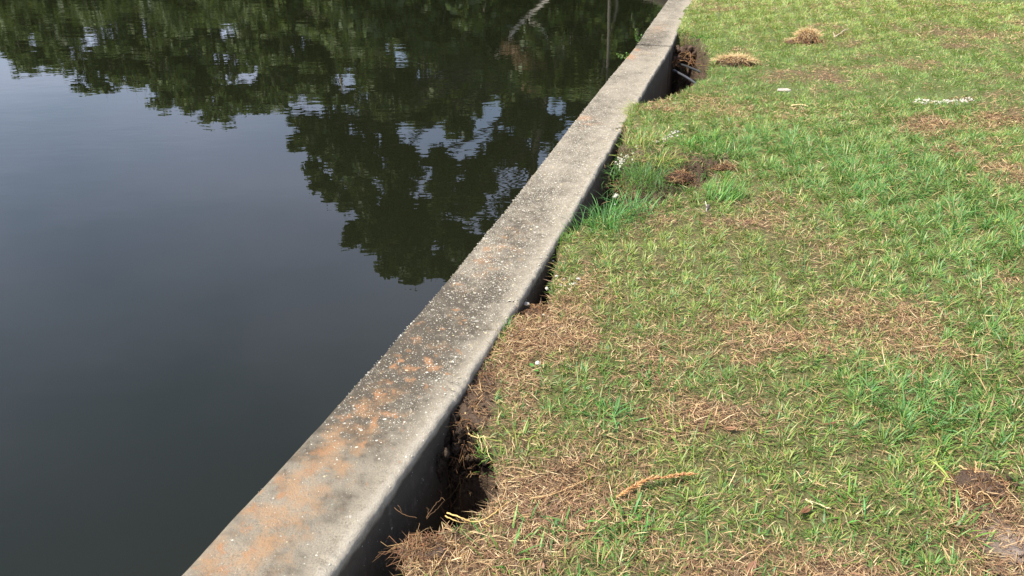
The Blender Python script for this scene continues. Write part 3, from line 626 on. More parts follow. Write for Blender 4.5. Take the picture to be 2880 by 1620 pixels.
def make_tree(name, loc, height, clusters, nleaf, size, trunk_r, lean=(0, 0), bark=(0.13, 0.105, 0.08), cols=LEAF_D, fork=0.35):
    """clusters: (x, y, z, r) relative to the foot"""
    root = empty(name, loc); mb = MB(); cl = np.array(clusters, float)
    topz = max(cl[:, 2]) * 0.93; k = 9; tz = np.linspace(-0.4, topz, k); f = np.clip(tz / topz, 0, 1)
    tx = lean[0] * f ** 1.5 + np.cumsum(R.normal(0, 0.06, k)); ty = lean[1] * f ** 1.5 + np.cumsum(R.normal(0, 0.06, k))
    tp = np.stack([tx, ty, tz], -1); mb.tube(tp, trunk_r * (1 - 0.85 * f) + 0.02, 8, bark, 0.08)
    for c in cl:
        zf = max(height * fork * 0.5, c[2] - 0.45 * math.hypot(c[0], c[1]) - 0.8); zf = min(zf, topz * 0.9)
        b0 = np.array([np.interp(zf, tz, tx), np.interp(zf, tz, ty), zf])
        L_ = np.linalg.norm(c[:3] - b0); mb.tube(wiggle(b0, c[:3], 6, 0.12 * L_ * 0.4), np.linspace(max(0.035, trunk_r * 0.32 * (1 - 0.6 * zf / topz)), 0.015, 6), 5, bark)
        for _ in range(3):
            e = c[:3] + R.normal(0, c[3] * 0.55, 3); mb.tube(wiggle(c[:3], e, 4, 0.1), np.linspace(0.018, 0.006, 4), 4, bark)
    mb.build("trunk", M_BARK, root)
    # each cluster is broken into twigs so that the sky shows between them
    sub = []; rad = []
    for c in cl:
        m_ = max(7, int(17 * c[3]))
        for _ in range(m_):
            u = R.normal(0, 1, 3); u /= np.linalg.norm(u); sub.append(c[:3] + u * c[3] * R.random() ** 0.5 * np.array([1, 1, 0.75])); rad.append(R.uniform(0.2, 0.46) * c[3] ** 0.6)
    V, Q, CC = leaves(nleaf, sub, rad, size, cols); mesh_obj("crown", V, [Q], M_LEAF, root, CC)
    return root
def copy_tree(o, loc, rz, sc):
    c = o.copy(); COL.objects.link(c); c.location = loc; c.rotation_euler = (0, 0, rz); c.scale = sc
    for ch in o.children:
        d = ch.copy(); COL.objects.link(d); d.parent = c
    return c
def mirror_pt(px, py, dist):
    """world point at ground distance dist whose mirror image in the pond lies at a pixel of the photograph"""
    q = at(px, py, WZ); h = CAM_H - WZ; d0 = math.hypot(q[0], q[1]); k = dist / d0
    return np.array([q[0] * k, q[1] * k, WZ + h * (k - 1)])
# the tall tree whose mirror image reaches far down the pond
foot = np.array([1.6, 31.5, 0.1])
crown_px = [(1160, 745, 1.0), (1110, 700, 1.2), (1190, 690, 1.2), (1060, 640, 1.1), (1000, 655, .7), (1150, 610, 1.2), (1230, 640, 1.0), (1040, 560, 1.2), (960, 525, 1.1), (1130, 520, 1.3), (1230, 540, 1.0), (930, 440, 1.1), (1020, 450, 1.3), (1130, 430, 1.0),
            (880, 385, .9), (960, 370, 1.1), (1060, 350, 1.0), (1240, 460, .9), (1330, 560, 1.1), (1350, 470, 1.0), (1420, 420, 1.1), (1290, 350, .8), (1200, 330, .9), (1470, 330, .9), (1100, 260, 1.1), (1500, 560, 1.3), (1600, 480, 1.3), (1450, 650, 1.3), (1330, 700, 1.2), (1560, 360, 1.1), (1660, 300, 1.0), (1250, 745, 1.0), (860, 345, .6)]
cl = []
for px, py, r in crown_px:
    q = mirror_pt(px, py, 30.5 + R.uniform(-2.2, 2.2)); cl.append((*(q - foot), r * 0.95))
t0 = make_tree("tall_tree", foot, 14.0, cl, 90000, 0.17, 0.34, (-1.2, 0.2), (0.10, 0.085, 0.07), fork=0.35)
props(t0, "tall spreading tree whose mirrored crown reaches lowest in the pond", "tree", "trees along the far bank")
# slender pale trunks near the wall
for (px0, py0, px1, py1, lab, dd) in ((1722, 10, 1716, 190, "slender tree with pale straight trunk mirrored close beside the seawall", 26.6), (1700, 40, 1630, 330, "slender leaning tree with grey trunk mirrored beside the pale trunk", 27.6)):
    q0 = mirror_pt(px0, py0, dd); q1 = mirror_pt(px1, py1, dd); sl = (q1 - q0) / (q1[2] - q0[2])
    ft = q0 - sl * (q0[2] - 0.05); ft[2] = 0.05; hgt = 9.5 if dd < 27 else 10.5
    cc2 = [(sl[0] * z + R.normal(0, 0.6), R.normal(0, 0.6), z, R.uniform(0.45, 0.8)) for z in np.linspace(hgt * 0.62, hgt, 9)]
    t = make_tree("slender_tree", ft, hgt, cc2, 3200, 0.11, 0.032, (sl[0] * hgt, 0), (0.17, 0.15, 0.12), fork=1.2); props(t, lab, "tree", "trees along the far bank")
# pale dead trunk leaning over the water, with a few dry leaves
m_ = [mirror_pt(1418, 127, 27.5), mirror_pt(1450, 82, 27.4), mirror_pt(1484, 39, 27.3), mirror_pt(1540, -2, 27.2), mirror_pt(1600, -60, 27.1)]; ft = m_[-1].copy(); ft[2] = 0.05
root = empty("leaning_dead_tree", ft); mb = MB(); P_ = np.array([local_ - ft for local_ in m_[::-1]]); P_[0] = (0, 0, -0.2); mb.tube(P_ + R.normal(0, 0.03, P_.shape), np.linspace(0.075, 0.03, 5), 7, (0.52, 0.47, 0.38), 0.1)
for k_ in (2, 3):
    e_ = P_[k_] + np.array([0.7 * (-1) ** k_, 0.2, 0.9]); mb.tube(wiggle(P_[k_], e_, 6, 0.2), np.linspace(0.03, 0.01, 6), 5, (0.48, 0.43, 0.35))
mb.build("trunk", M_BARK, root); q_ = mirror_pt(1470, 165, 27.4) - ft
V, Q, CC = leaves(900, [q_, q_ + np.array([0.5, 0, 0.3]), q_ + np.array([-0.4, 0, -0.4]), q_ + np.array([0.3, 0, 0.9])], [0.4, 0.35, 0.35, 0.3], 0.09, [(0.32, 0.22, 0.12), (0.26, 0.15, 0.07), (0.36, 0.29, 0.18)]); mesh_obj("dry_foliage", V, [Q], M_LEAF, root, CC)
props(root, "pale bare leaning trunk with dry leaves mirrored at top centre of the pond", "tree", "trees along the far bank")
# far bank trees
def generic(seed, h, wd, low):
    cl = []
    for i in range(26):
        z = R.uniform(low, 1.0); rr = wd * math.sqrt(max(0.05, 1 - ((z - 0.55) / 0.5) ** 2)) * math.sqrt(R.random()); a = R.uniform(0, 6.283)
        cl.append((rr * math.cos(a), rr * math.sin(a), z * h, R.uniform(0.8, 1.35) * wd / 3.2))
    return cl
LEAF2 = [(0.10, 0.15, 0.03), (0.13, 0.18, 0.042), (0.15, 0.20, 0.05), (0.11, 0.14, 0.04)]
ords = ["leftmost", "second", "third", "fourth", "fifth", "sixth", "seventh", "eighth", "ninth", "tenth", "eleventh", "twelfth", "thirteenth", "fourteenth", "fifteenth", "sixteenth", "seventeenth", "eighteenth", "nineteenth", "twentieth", "twenty-first", "rightmost", "last"]
protos = []
skyline = [(-420, 70), (-260, 90), (-110, 95), (0, 130), (110, 238), (215, 272), (350, 318), (440, 285), (545, 345), (660, 372), (760, 352), (850, 335), (960, 350), (1080, 385), (1200, 400), (1330, 385), (1430, 350), (1530, 320), (1640, 270), (1750, 250), (1870, 230), (2000, 200)]
for i, (px, py) in enumerate(skyline):
    frac = i / (len(skyline) - 1); dist = np.interp(px, [-400, 0, 700, 1200, 1700], [74, 58, 45, 38, 33]) + R.uniform(-1.5, 3.5)
    q = mirror_pt(px, py, dist); h = (q[2] - 0.9) * R.uniform(0.90, 0.97); wd = 2.5
    if i < 5:
        t = make_tree("bank_tree", (q[0], q[1], 0.1), 9.0, generic(i, 9.0, 2.9, 0.16 if i != 2 else 0.35), 15000, 0.20, 0.22, (0.3, 0), (0.30, 0.26, 0.21), LEAF2); t.scale = (h / 9.0 * 1.0, h / 9.0, h / 9.0); protos.append(t)
    else:
        t = copy_tree(protos[i % 5], (q[0], q[1], 0.1), R.uniform(0, 6.28), (h / 9.0 * R.uniform(0.95, 1.25), h / 9.0 * 1.1, h / 9.0))
    lab = "leftmost tree of the leafy row mirrored at the top of the pond" if i == 0 else ords[i] + " tree from the left in the leafy row mirrored along the pond top"
    props(t, lab, "tree", "trees along the far bank")
# shrubs fill the foot of the row
sh0 = None
for i, px in enumerate(np.linspace(-480, 1900, 25)):
    dist = np.interp(px, [-400, 0, 700, 1200, 1700], [70, 54, 42, 33, 30]) + R.uniform(-0.8, 1.5); q = mirror_pt(px, 0, dist); h = R.uniform(3.0, 4.6)
    if i < 3:
        cl = [(R.normal(0, 1.1), R.normal(0, 0.8), R.uniform(0.15, 0.95) * 3.4, R.uniform(0.7, 1.1)) for _ in range(16)]
        t = make_tree("bank_shrub", (q[0], q[1], 0.1), 3.4, cl, 7000, 0.16, 0.07, (0.1, 0), (0.2, 0.17, 0.13), LEAF2, fork=0.1); protos.append(t); sh0 = t
    else: t = copy_tree(protos[-3 + i % 3], (q[0], q[1], 0.1), R.uniform(0, 6.28), (h / 3.4 * 1.2, h / 3.4, h / 3.4))
    props(t, "rounded leafy shrub in the dense belt under the mirrored row of trees", "shrub", "shrubs along the far bank")
# bright bush hanging over the water beside the wall
q = mirror_pt(1750, 0, 29.5); bx, by = q[0], q[1]
cl = [(R.uniform(-1.5, 1.5), R.normal(0, 0.5), R.uniform(0.4, 1.55), R.uniform(0.4, 0.6)) for _ in range(20)]
t = make_tree("overhanging_bush", (bx, by, 0.05), 1.6, cl, 7000, 0.09, 0.06, (0, 0), (0.2, 0.17, 0.12), [(0.16, 0.29, 0.06), (0.21, 0.35, 0.08), (0.13, 0.24, 0.05)], fork=0.1)
props(t, "bright green bush mirrored at the pond's top beside the seawall", "bush")

# ------------------------------------------------------------------ things lying about, tufts, roots, soil
def gz(x, y): return float(ground_z(np.array([x]), np.array([y]), np.array([wall_t(x, y)]))[0])
def on_ground(px, py, lift=0.0):
    z = -0.03
    for _ in range(3):
        q = at(px, py, z); z2 = gz(q[0], q[1])
        if z2 < -0.2 or wall_t(q[0], q[1]) < 0.0: z = -0.06; q = at(px, py, z); break
        z = z2
    return np.array([q[0], q[1], z + lift])
def on_face(px, py):
    """where a pixel meets the land side face of the wall"""
    lo, hi = -1.0, 0.0
    for _ in range(40):
        m_ = 0.5 * (lo + hi); q = at(px, py, m_)
        if wall_t(q[0], q[1]) > 0: lo, hi = m_, hi
        else: lo, hi = lo, m_
        if wall_t(*at(px, py, hi)[:2]) > wall_t(*at(px, py, lo)[:2]): pass
    return at(px, py, m_)
def face_z(px, py):
    zs = np.linspace(-0.8, 0, 161); ts = np.array([abs(wall_t(*at(px, py, z)[:2])) for z in zs]); return float(zs[ts.argmin()])
def local(root_loc, V): return np.asarray(V) - np.asarray(root_loc)

def blades_obj(name, base, az, tilt, L, W, bend, C, parent, mat, origin):
    V, Q, T, CC = blade_mesh(name, base, az, tilt, L, W, bend, C, mat, None); return mesh_obj(name, local(origin, V), [Q, T], mat, parent, CC)
def long_blades(mb, base, az, tilt, L, W, droop, C, k=6):
    """arching ribbons of k pieces"""
    for i in range(len(base)):
        p = base[i].copy(); th = tilt[i]; pts_ = []; ca, sa = math.cos(az[i]), math.sin(az[i]); tw = random.uniform(-0.5, 0.5)
        side = np.array([-sa * math.cos(tw), ca * math.cos(tw), math.sin(tw)])
        for j in range(k + 1):
            w = W[i] * 0.5 * (1 - (j / k) ** 2.2) * (0.75 + 0.25 * min(1, j)); pts_ += [p - side * w, p + side * w]
            p = p + np.array([math.sin(th) * ca, math.sin(th) * sa, math.cos(th)]) * L[i] / k; th = th + droop[i] / k
        Q = [(2 * j, 2 * j + 1, 2 * j + 3, 2 * j + 2) for j in range(k)]
        mb.add(pts_, Q, (), C[i])
PAL = {"blue": [G_BLUE, G_BLUE * 0.8, G_LUSH, G_DARK], "green": [G_MID, G_LUSH, G_DARK, G_MID * 1.1], "dark": [G_DARK, G_DARK * 0.75, G_MID * 0.8, G_DARK], "yellow": [G_YEL, G_MID, G_PALE, G_YEL], "dry": [S_TAN, S_PALE, S_BRN, S_RED], "root": [S_BRN, S_RED, S_BRN * 0.6, S_TAN * 0.8], "mix": [G_MID, G_YEL, S_TAN, G_DARK]}
def tuft(px, py, n_, L, spread, pal, label, W=0.004, tilt=(0.45, 0.3), droop=(0.9, 0.5), name="grass_tuft", z=None, az=None, sy=None, group=None, cat="grass tuft"):
    o_ = on_ground(px, py) if z is None else at(px, py, z)
    root_z = o_.copy(); mb = MB()
    off = R.normal(0, 1, (n_, 2)) * np.array([spread, spread if sy is None else sy]); base = np.zeros((n_, 3)); base[:, :2] = o_[:2] + off
    t_ = np.array([wall_t(a, b_) for a, b_ in base[:, :2]]); base[:, 0] += np.clip(0.004 - t_, 0, None) * 1.05
    if z is None: base[:, 2] = ground_z(base[:, 0], base[:, 1], np.array([wall_t(a, b_) for a, b_ in base[:, :2]])) - 0.004
    else: base[:, 2] = z + R.normal(0, 0.01, n_)
    A = R.uniform(0, 2 * np.pi, n_) if az is None else R.normal(math.radians(az), 0.6, n_)
    if az is None: A = np.where(R.random(n_) < 0.5, np.arctan2(off[:, 1], off[:, 0]), A)
    C = np.array(PAL[pal])[R.integers(0, 4, n_)] * R.uniform(0.75, 1.2, (n_, 1))
    long_blades(mb, base - root_z, A, np.clip(R.normal(tilt[0], tilt[1], n_), 0, 1.5), L * R.uniform(0.45, 1.15, n_), W * R.uniform(0.6, 1.2, n_), R.normal(droop[0], droop[1], n_), C)
    o = mb.build(name, M_STRAW if pal in ("dry", "root") else M_GRASS); o.location = root_z; props(o, label, cat, group, 'stuff'); return o

def tangle(mb, c, rx, ry, h, n_, pal, r=0.0016, L=0.12):
    for _ in range(n_):
        a = R.uniform(0, 6.283); q = math.sqrt(R.random()); x = q * rx * math.cos(a); y = q * ry * math.sin(a); z = h * (1 - q * q) * R.uniform(0.6, 1.15)
        d = R.uniform(0, 6.283); l_ = L * R.uniform(0.35, 1.2); e = np.array([x + l_ * math.cos(d), y + l_ * math.sin(d), max(0.0, h * max(0.0, 1 - (math.hypot(x + l_ * math.cos(d), y + l_ * math.sin(d)) / max(rx, ry)) ** 2) + R.normal(0.0, 0.012))])
        m_ = wiggle((x, y, z), e, 5, 0.02) + np.asarray(c); mb.tube(m_, np.linspace(r, r * 0.4, 5) * R.uniform(0.6, 1.5), 4, PAL[pal][R.integers(0, 4)] * R.uniform(0.6, 1.2))
def lump(mb, c, rad, rough=0.35, col=(0.06, 0.042, 0.03), nu=16, nv=11, seed=0):
    V, Q, T = lump_arrays(nu, nv); V = V * (1 + rough * (fbm(V[:, 0] * 3.4 + seed * 3 + V[:, 2] * 2.1, V[:, 1] * 3.4 + V[:, 2] * 2.6, seed, 4) - 0.5)[:, None] * 2)
    mb.add(V * np.asarray(rad) + np.asarray(c), Q, T, np.asarray(col) * (0.75 + 0.5 * fbm(V[:, 0] * 4, V[:, 2] * 4 + V[:, 1], seed + 3, 2))[:, None])

# pipes across the far hollow
def pipe(p0, p1, z, label, rad, c, couple=False):
    a = at(*p0, z); d = at(*p1, z) - a; d /= np.linalg.norm(d); root = empty("conduit_pipe", a); mb = MB(); back_ = 0.0 if couple else -0.12
    mb.tube([d * k + np.array([0, 0.05 * k * k, -0.10 * k * k]) for k in np.linspace(back_, 1.3, 14)], rad, 14, c); mb.build("pipe_body", M_PIPE, root, True)
    if couple: mb = MB(); mb.tube([d * -0.012, d * 0.035], rad * 1.3, 14, np.asarray(c) * 1.5); mb.build("coupling", M_PIPE, root, True)
    props(root, label, "pipe", "pipes crossing the far hollow"); return root
pipe((1896, 199), (1945, 222), -0.25, "nearer grey pipe crossing the dark hollow with a collar at the wall", 0.013, (0.055, 0.058, 0.066), True)
pipe((1918, 182), (1965, 198), -0.25, "farther dark grey pipe half hidden under the torn bank", 0.013, (0.035, 0.037, 0.04))
root = empty("buried_pipe", at(1985, 536, -0.16)); mb = MB(); mb.tube([(-0.16, -0.10, -0.01), (0, 0, 0), (0.22, 0.10, 0.0)], 0.022, 12, (0.13, 0.16, 0.20)); mb.build("pipe_body", M_PIPE, root, True)
props(root, "blue grey pipe showing in the slot right of the middle hollow", "pipe")

# torn soil hanging into the near hollow
o0 = at(1300, 1235, -0.10); mb = MB()
a_ = at(1305, 1225, -0.09); b_ = at(1292, 1330, -0.24); c_ = at(1278, 1425, -0.42)
for i in range(190):
    f = R.random() ** 1.1; q = (1 - f) ** 2 * a_ + 2 * f * (1 - f) * b_ + f * f * c_; w = np.interp(f, [0, 0.35, 0.7, 1], [0.07, 0.05, 0.024, 0.010]); r = R.uniform(0.007, 0.019) * (1 - 0.4 * f)
    lump(mb, local(o0, q) + np.array([R.normal(0, w * 0.7), abs(R.normal(0, w * 0.5)), R.normal(0, 0.015)]), (r * R.uniform(0.8, 1.3), r, r * R.uniform(0.9, 2.2)), 1.1, np.array((0.07, 0.05, 0.036)) * R.uniform(0.6, 1.3), 14, 10, i)
for i in range(80):
    k = R.random(); q = at(1322 + 50 * k, 1215 + 80 * k, -0.09 - 0.05 * k - R.uniform(0, 0.08)); r = R.uniform(0.006, 0.016); lump(mb, local(o0, q) + R.normal(0, 0.012, 3), (r, r, r * 1.6), 1.1, np.array((0.07, 0.05, 0.036)) * R.uniform(0.7, 1.3), 12, 8, 20 + i)
soil = mb.build("soil_clump", M_SOIL); soil.location = o0; props(soil, "dark crumbling clump of soil and roots hanging into the near hollow", "soil clump")
rt = MB()
for _ in range(60):
    f = R.random(); q = local(o0, (1 - f) ** 2 * a_ + 2 * f * (1 - f) * b_ + f * f * c_) + R.normal(0, 0.035, 3); rt.tube(wiggle(q, q + np.array([R.normal(0, 0.04), R.normal(-0.02, 0.04), -R.uniform(0.03, 0.16)]), 6, 0.03), np.linspace(0.0010, 0.0004, 6), 4, np.array(PAL["root"][R.integers(0, 4)]) * R.uniform(0.35, 0.8))
ro = rt.build("hanging_roots", M_ROOT, soil); ro["kind"] = "stuff"
o0 = at(1248, 1268, -0.09); mb = MB(); a_ = o0; b_ = at(1205, 1395, -0.33)
for i, f in enumerate(np.linspace(0, 1, 34)):
    q = a_ + (b_ - a_) * f + np.array([0.010, 0, 0]); lump(mb, local(o0, q) + R.normal(0, 0.006, 3), (0.009 * R.uniform(0.7, 1.5), 0.014, 0.018), 0.8, np.array((0.085, 0.062, 0.044)) * R.uniform(0.7, 1.2), 10, 7, 40 + i)
flap = mb.build("soil_strip", M_SOIL); flap.location = o0; props(flap, "thin strip of brown soil clinging to the wall face above the near hollow", "soil strip")
rt = MB()
for _ in range(14):
    q = local(o0, a_ + (b_ - a_) * R.uniform(0.5, 1.0)); rt.tube(wiggle(q, q + np.array([R.normal(0.03, 0.03), R.normal(0, 0.03), -R.uniform(0.05, 0.2)]), 6, 0.04), np.linspace(0.0016, 0.0006, 6), 4, np.array(PAL["root"][R.integers(0, 4)]) * 0.7)
ro = rt.build("hanging_roots", M_ROOT, flap); ro["kind"] = "stuff"

# torn sod and root mats
def sod(px, py, rx, ry, h, label, name, nroot, nbl, pal="dry", soilc=(0.15, 0.10, 0.068), rootpal="root", rough=0.4, bl=0.06):
    o_ = on_ground(px, py); root = empty(name, o_); mb = MB()
    for i in range(34):
        a = R.uniform(0, 6.283); q = math.sqrt(R.random()); rr = R.uniform(0.16, 0.34) * min(rx, ry, h * 2.2)
        lump(mb, (q * rx * 0.85 * math.cos(a), q * ry * 0.85 * math.sin(a), h * 0.75 * (1 - q * q) * R.uniform(0.3, 1.0)), (rr * R.uniform(0.9, 1.5), rr, rr * R.uniform(0.7, 1.1)), 0.7, np.asarray(soilc) * R.uniform(0.7, 1.3), 10, 7, 60 + i + int(px) % 50)
    lump(mb, (0, 0, 0), (rx * 0.85, ry * 0.85, h * 0.75), 0.4, soilc, 20, 12, int(px) % 50)
    mb.build("soil_core", M_SOIL, root)
    mb = MB(); tangle(mb, (0, 0, 0.002), rx, ry, h * 0.95, nroot, rootpal, 0.0011 * max(1, o_[1] / 4.0), min(0.16, rx * 0.8)); r_ = mb.build("root_tangle", M_ROOT, root); r_["kind"] = "stuff"
    if nbl:
        mb = MB(); q = np.sqrt(R.random(nbl)); a = R.uniform(0, 6.283, nbl); base = np.stack([q * rx * np.cos(a), q * ry * np.sin(a), h * (1 - 0.55 * q * q) * 0.92], -1)
        long_blades(mb, base, a + R.normal(0, 1.0, nbl), np.clip(R.normal(1.15, 0.35, nbl), 0.2, 1.6), bl * R.uniform(0.4, 1.1, nbl), 0.0022 * max(1, o_[1] / 4.5) * R.uniform(0.6, 1.2, nbl), R.normal(0.9, 0.6, nbl), np.array(PAL[pal])[R.integers(0, 4, nbl)] * R.uniform(0.8, 1.2, (nbl, 1)), 4)
        g_ = mb.build("dry_grass", M_STRAW, root); g_["kind"] = "stuff"
    props(root, label, "sod"); return root
PAL["straw"] = [S_PALE, S_PALE * 1.1, S_TAN, S_TAN * 1.1]; PAL["lightroot"] = [S_TAN, S_PALE, S_RED * 1.2, S_TAN]
sod(2065, 182, 0.21, 0.085, 0.09, "long slab of torn sod with bleached straw edge right of the pipes", "torn_sod_slab", 60, 700, "straw", bl=0.085)
sod(2268, 118, 0.14, 0.10, 0.14, "round clod of upturned sod with reddish roots in the far lawn", "upturned_sod_clod", 220, 420, "straw", (0.16, 0.10, 0.07), "lightroot", bl=0.085)
sod(2222, 122, 0.06, 0.05, 0.04, "small flat scrap of dry sod left of the round far clod", "sod_scrap", 40, 60, "dry", bl=0.05)
sod(1195, 1552, 0.085, 0.045, 0.028, "dry root mat on the near lip of the near hollow", "root_mat", 170, 60, "root", (0.13, 0.09, 0.065), bl=0.035)
sod(2755, 1375, 0.08, 0.07, 0.045, "dug up clod of brown soil and roots beside the sandy bare patch", "dirt_clod", 190, 60, "dry", (0.16, 0.11, 0.078), bl=0.04)
sod(1520, 890, 0.07, 0.06, 0.03, "reddish brown tangle of dry roots at the cracked cap edge", "root_tangle_mat", 260, 60, "root", (0.10, 0.07, 0.05), bl=0.05)
sod(1915, 505, 0.085, 0.065, 0.055, "brown root ball in the middle hollow between green tufts", "root_ball", 160, 30, "root", (0.09, 0.055, 0.04), bl=0.05)
sod(2040, 478, 0.07, 0.04, 0.03, "reddish torn roots at the right end of the middle hollow", "torn_roots", 120, 40, "dry", (0.08, 0.05, 0.036), bl=0.06)
# torn bank under the far hollow's rim: drooping grass and roots
for (px, py, lab, n_, pal) in ((1925, 112, "drooping straw coloured grass fringe over the far hollow by the wall", 200, "mix"), (1962, 122, "drooping green grass fringe over the far hollow's right rim", 180, "green"), (1985, 150, "pale grass fringe between the far hollow and the torn slab", 120, "yellow")):
    tuft(px, py, n_, 0.10, 0.07, pal, lab, 0.006, (0.7, 0.3), (1.3, 0.5), "grass_fringe", az=-100)
o0 = at(1935, 150, -0.12); mb = MB()
for i in range(70):
    lump(mb, (R.uniform(-0.12, 0.16), R.uniform(0.06, 0.16), R.uniform(-0.12, 0.04)), (0.028, 0.024, 0.03), 1.1, np.array((0.12, 0.08, 0.058)) * R.uniform(0.7, 1.3), 10, 7, 90 + i)
o = mb.build("torn_bank", M_SOIL); o.location = o0; props(o, "brown torn soil bank behind the pipes in the far hollow", "soil bank")
mb = MB(); tangle(mb, (0.0, 0.06, -0.14), 0.16, 0.06, 0.16, 90, "root", 0.003, 0.12); r_ = mb.build("root_tangle", M_ROOT, o); r_["kind"] = "stuff"

# tall tufts
tuft(1700, 632, 150, 0.19, 0.07, "blue", "long blue green grass arching over the gap before the middle hollow", 0.0042, (0.5, 0.35), (1.2, 0.5))
tuft(1775, 603, 170, 0.17, 0.07, "blue", "long green grass on the middle hollow's near lip, right of the blue green arch", 0.0042, (0.5, 0.3), (1.0, 0.5))
tuft(1850, 585, 90, 0.12, 0.06, "green", "shorter green tuft ending the near lip of the middle hollow", 0.0042)
tuft(1600, 655, 130, 0.10, 0.04, "green", "green tuft leaning over the cap edge below the middle hollow", 0.0038, (0.5, 0.3), (1.0, 0.4), az=170)
tuft(1565, 690, 70, 0.08, 0.04, "green", "small green tuft at the top of the shaded wall gap", 0.0038)
tuft(2035, 560, 120, 0.16, 0.05, "green", "upright light green grass tuft right of the blue grey pipe", 0.0055, (0.4, 0.25), (0.7, 0.4), az=30)
tuft(1812, 505, 900, 0.12, 0.11, "dark", "dense dark green grass slumped inside the middle hollow", 0.0032, (0.8, 0.4), (1.2, 0.5), sy=0.15, z=-0.075)
tuft(1850, 455, 560, 0.11, 0.10, "mix", "mixed green and dry grass hanging at the middle hollow's back", 0.0032, (0.8, 0.4), (1.2, 0.5), sy=0.07, z=-0.04)
tuft(1755, 540, 160, 0.08, 0.04, "root", "brown roots hanging by the wall inside the middle hollow", 0.003, (1.0, 0.4), (1.2, 0.5), "root_fringe", sy=0.12, z=-0.14)
tuft(1770, 470, 120, 0.11, 0.05, "mix", "mixed grass at the middle hollow's back beside the white shells", 0.0042, (0.6, 0.4), (1.2, 0.5))
tuft(1768, 330, 160, 0.12, 0.06, "yellow", "yellow green grass spilling over the cap above the middle hollow", 0.0055, (0.7, 0.3), (0.9, 0.4), az=190, sy=0.12)
tuft(1800, 400, 240, 0.10, 0.10, "mix", "short mixed grass on the bank between wall and white shells", 0.005, (0.6, 0.35), (1.0, 0.5))
tuft(1985, 410, 170, 0.10, 0.09, "green", "fresh green mound of grass behind the brown root ball", 0.006, (0.5, 0.35), (0.9, 0.5))
tuft(2030, 440, 150, 0.09, 0.07, "dark", "dark green leafy clump above the torn roots", 0.008, (0.6, 0.4), (1.0, 0.5))
tuft(1930, 440, 130, 0.08, 0.06, "green", "low green leafy clump over the root ball's back", 0.008, (0.7, 0.4), (1.0, 0.5))
tuft(1850, 268, 70, 0.10, 0.05, "green", "thin green weeds growing from the far gap below the pipes", 0.006, (0.5, 0.3), (0.9, 0.4), "weed_tuft")
tuft(1330, 1398, 42, 0.075, 0.028, "blue", "coarse blue green blades on the right lip of the near hollow", 0.0065, (0.9, 0.3), (0.5, 0.3))
tuft(1085, 1600, 40, 0.07, 0.028, "green", "green tuft at the foot of the wall, bottom of the picture", 0.006, (0.8, 0.35), (0.6, 0.3))
tuft(1400, 940, 70, 0.05, 0.03, "green", "small green tuft at the cap edge beside the crack", 0.0035, (0.5, 0.3), (0.8, 0.4))
tuft(1385, 985, 70, 0.045, 0.03, "yellow", "bright yellow green sprout at the cap edge above the bare soil", 0.005, (0.9, 0.35), (0.7, 0.4))
for (px, py, w_, pal, lab) in ((1760, 1480, 60, "green", "wide bladed green tuft below the dry seed spike"), (1560, 1480, 24, "blue", "blue green blades between the near lip and the wide bladed tuft"), (1720, 1175, 34, "blue", "blue green tuft standing in dry thatch right of the bare soil"), (1840, 1060, 26, "blue", "pair of broad blue green blades above the dry thatch"), (1460, 1245, 26, "yellow", "yellow green sprouts right of the pale runner"),
                                (2390, 1440, 26, "green", "green tuft beside the curled brown leaf"), (2690, 1490, 40, "green", "long bladed green tuft left of the sandy patch"), (2610, 1330, 30, "yellow", "yellow green sprouts left of the dug up clod"), (1420, 1560, 20, "green", "sparse green blades in the dry mat near the bottom edge"), (1900, 1230, 30, "yellow", "yellow green sprouts above the dry seed spike")):
    tuft(px, py, int(w_ * 1.5), 0.085, 0.04, pal, lab, 0.0062, (0.75, 0.35), (0.6, 0.4))

for (px, py, n_, pal, lab) in ((1590, 640, 70, "mix", "grass creeping over the cap edge just below the middle gap"), (1570, 668, 60, "green", "low grass brushing the cap edge above the dark wall gap"), (1790, 300, 90, "yellow", "yellow green grass creeping over the cap between the middle and far hollows"), (1815, 270, 60, "green", "grass tips brushing the cap just before the far gap"), (1925, 72, 90, "yellow", "bright grass creeping over the cap edge beyond the joint"), (1942, 30, 70, "yellow", "bright grass along the cap edge at the top of the picture"), (1378, 1000, 40, "mix", "sparse grass at the cap edge above the bare soil strip"), (1430, 880, 40, "dry", "dry straw creeping over the cap corner at the crack")):
    tuft(px, py, n_, 0.07, 0.045, pal, lab, 0.004, (0.9, 0.35), (0.8, 0.5), az=185, sy=0.10)
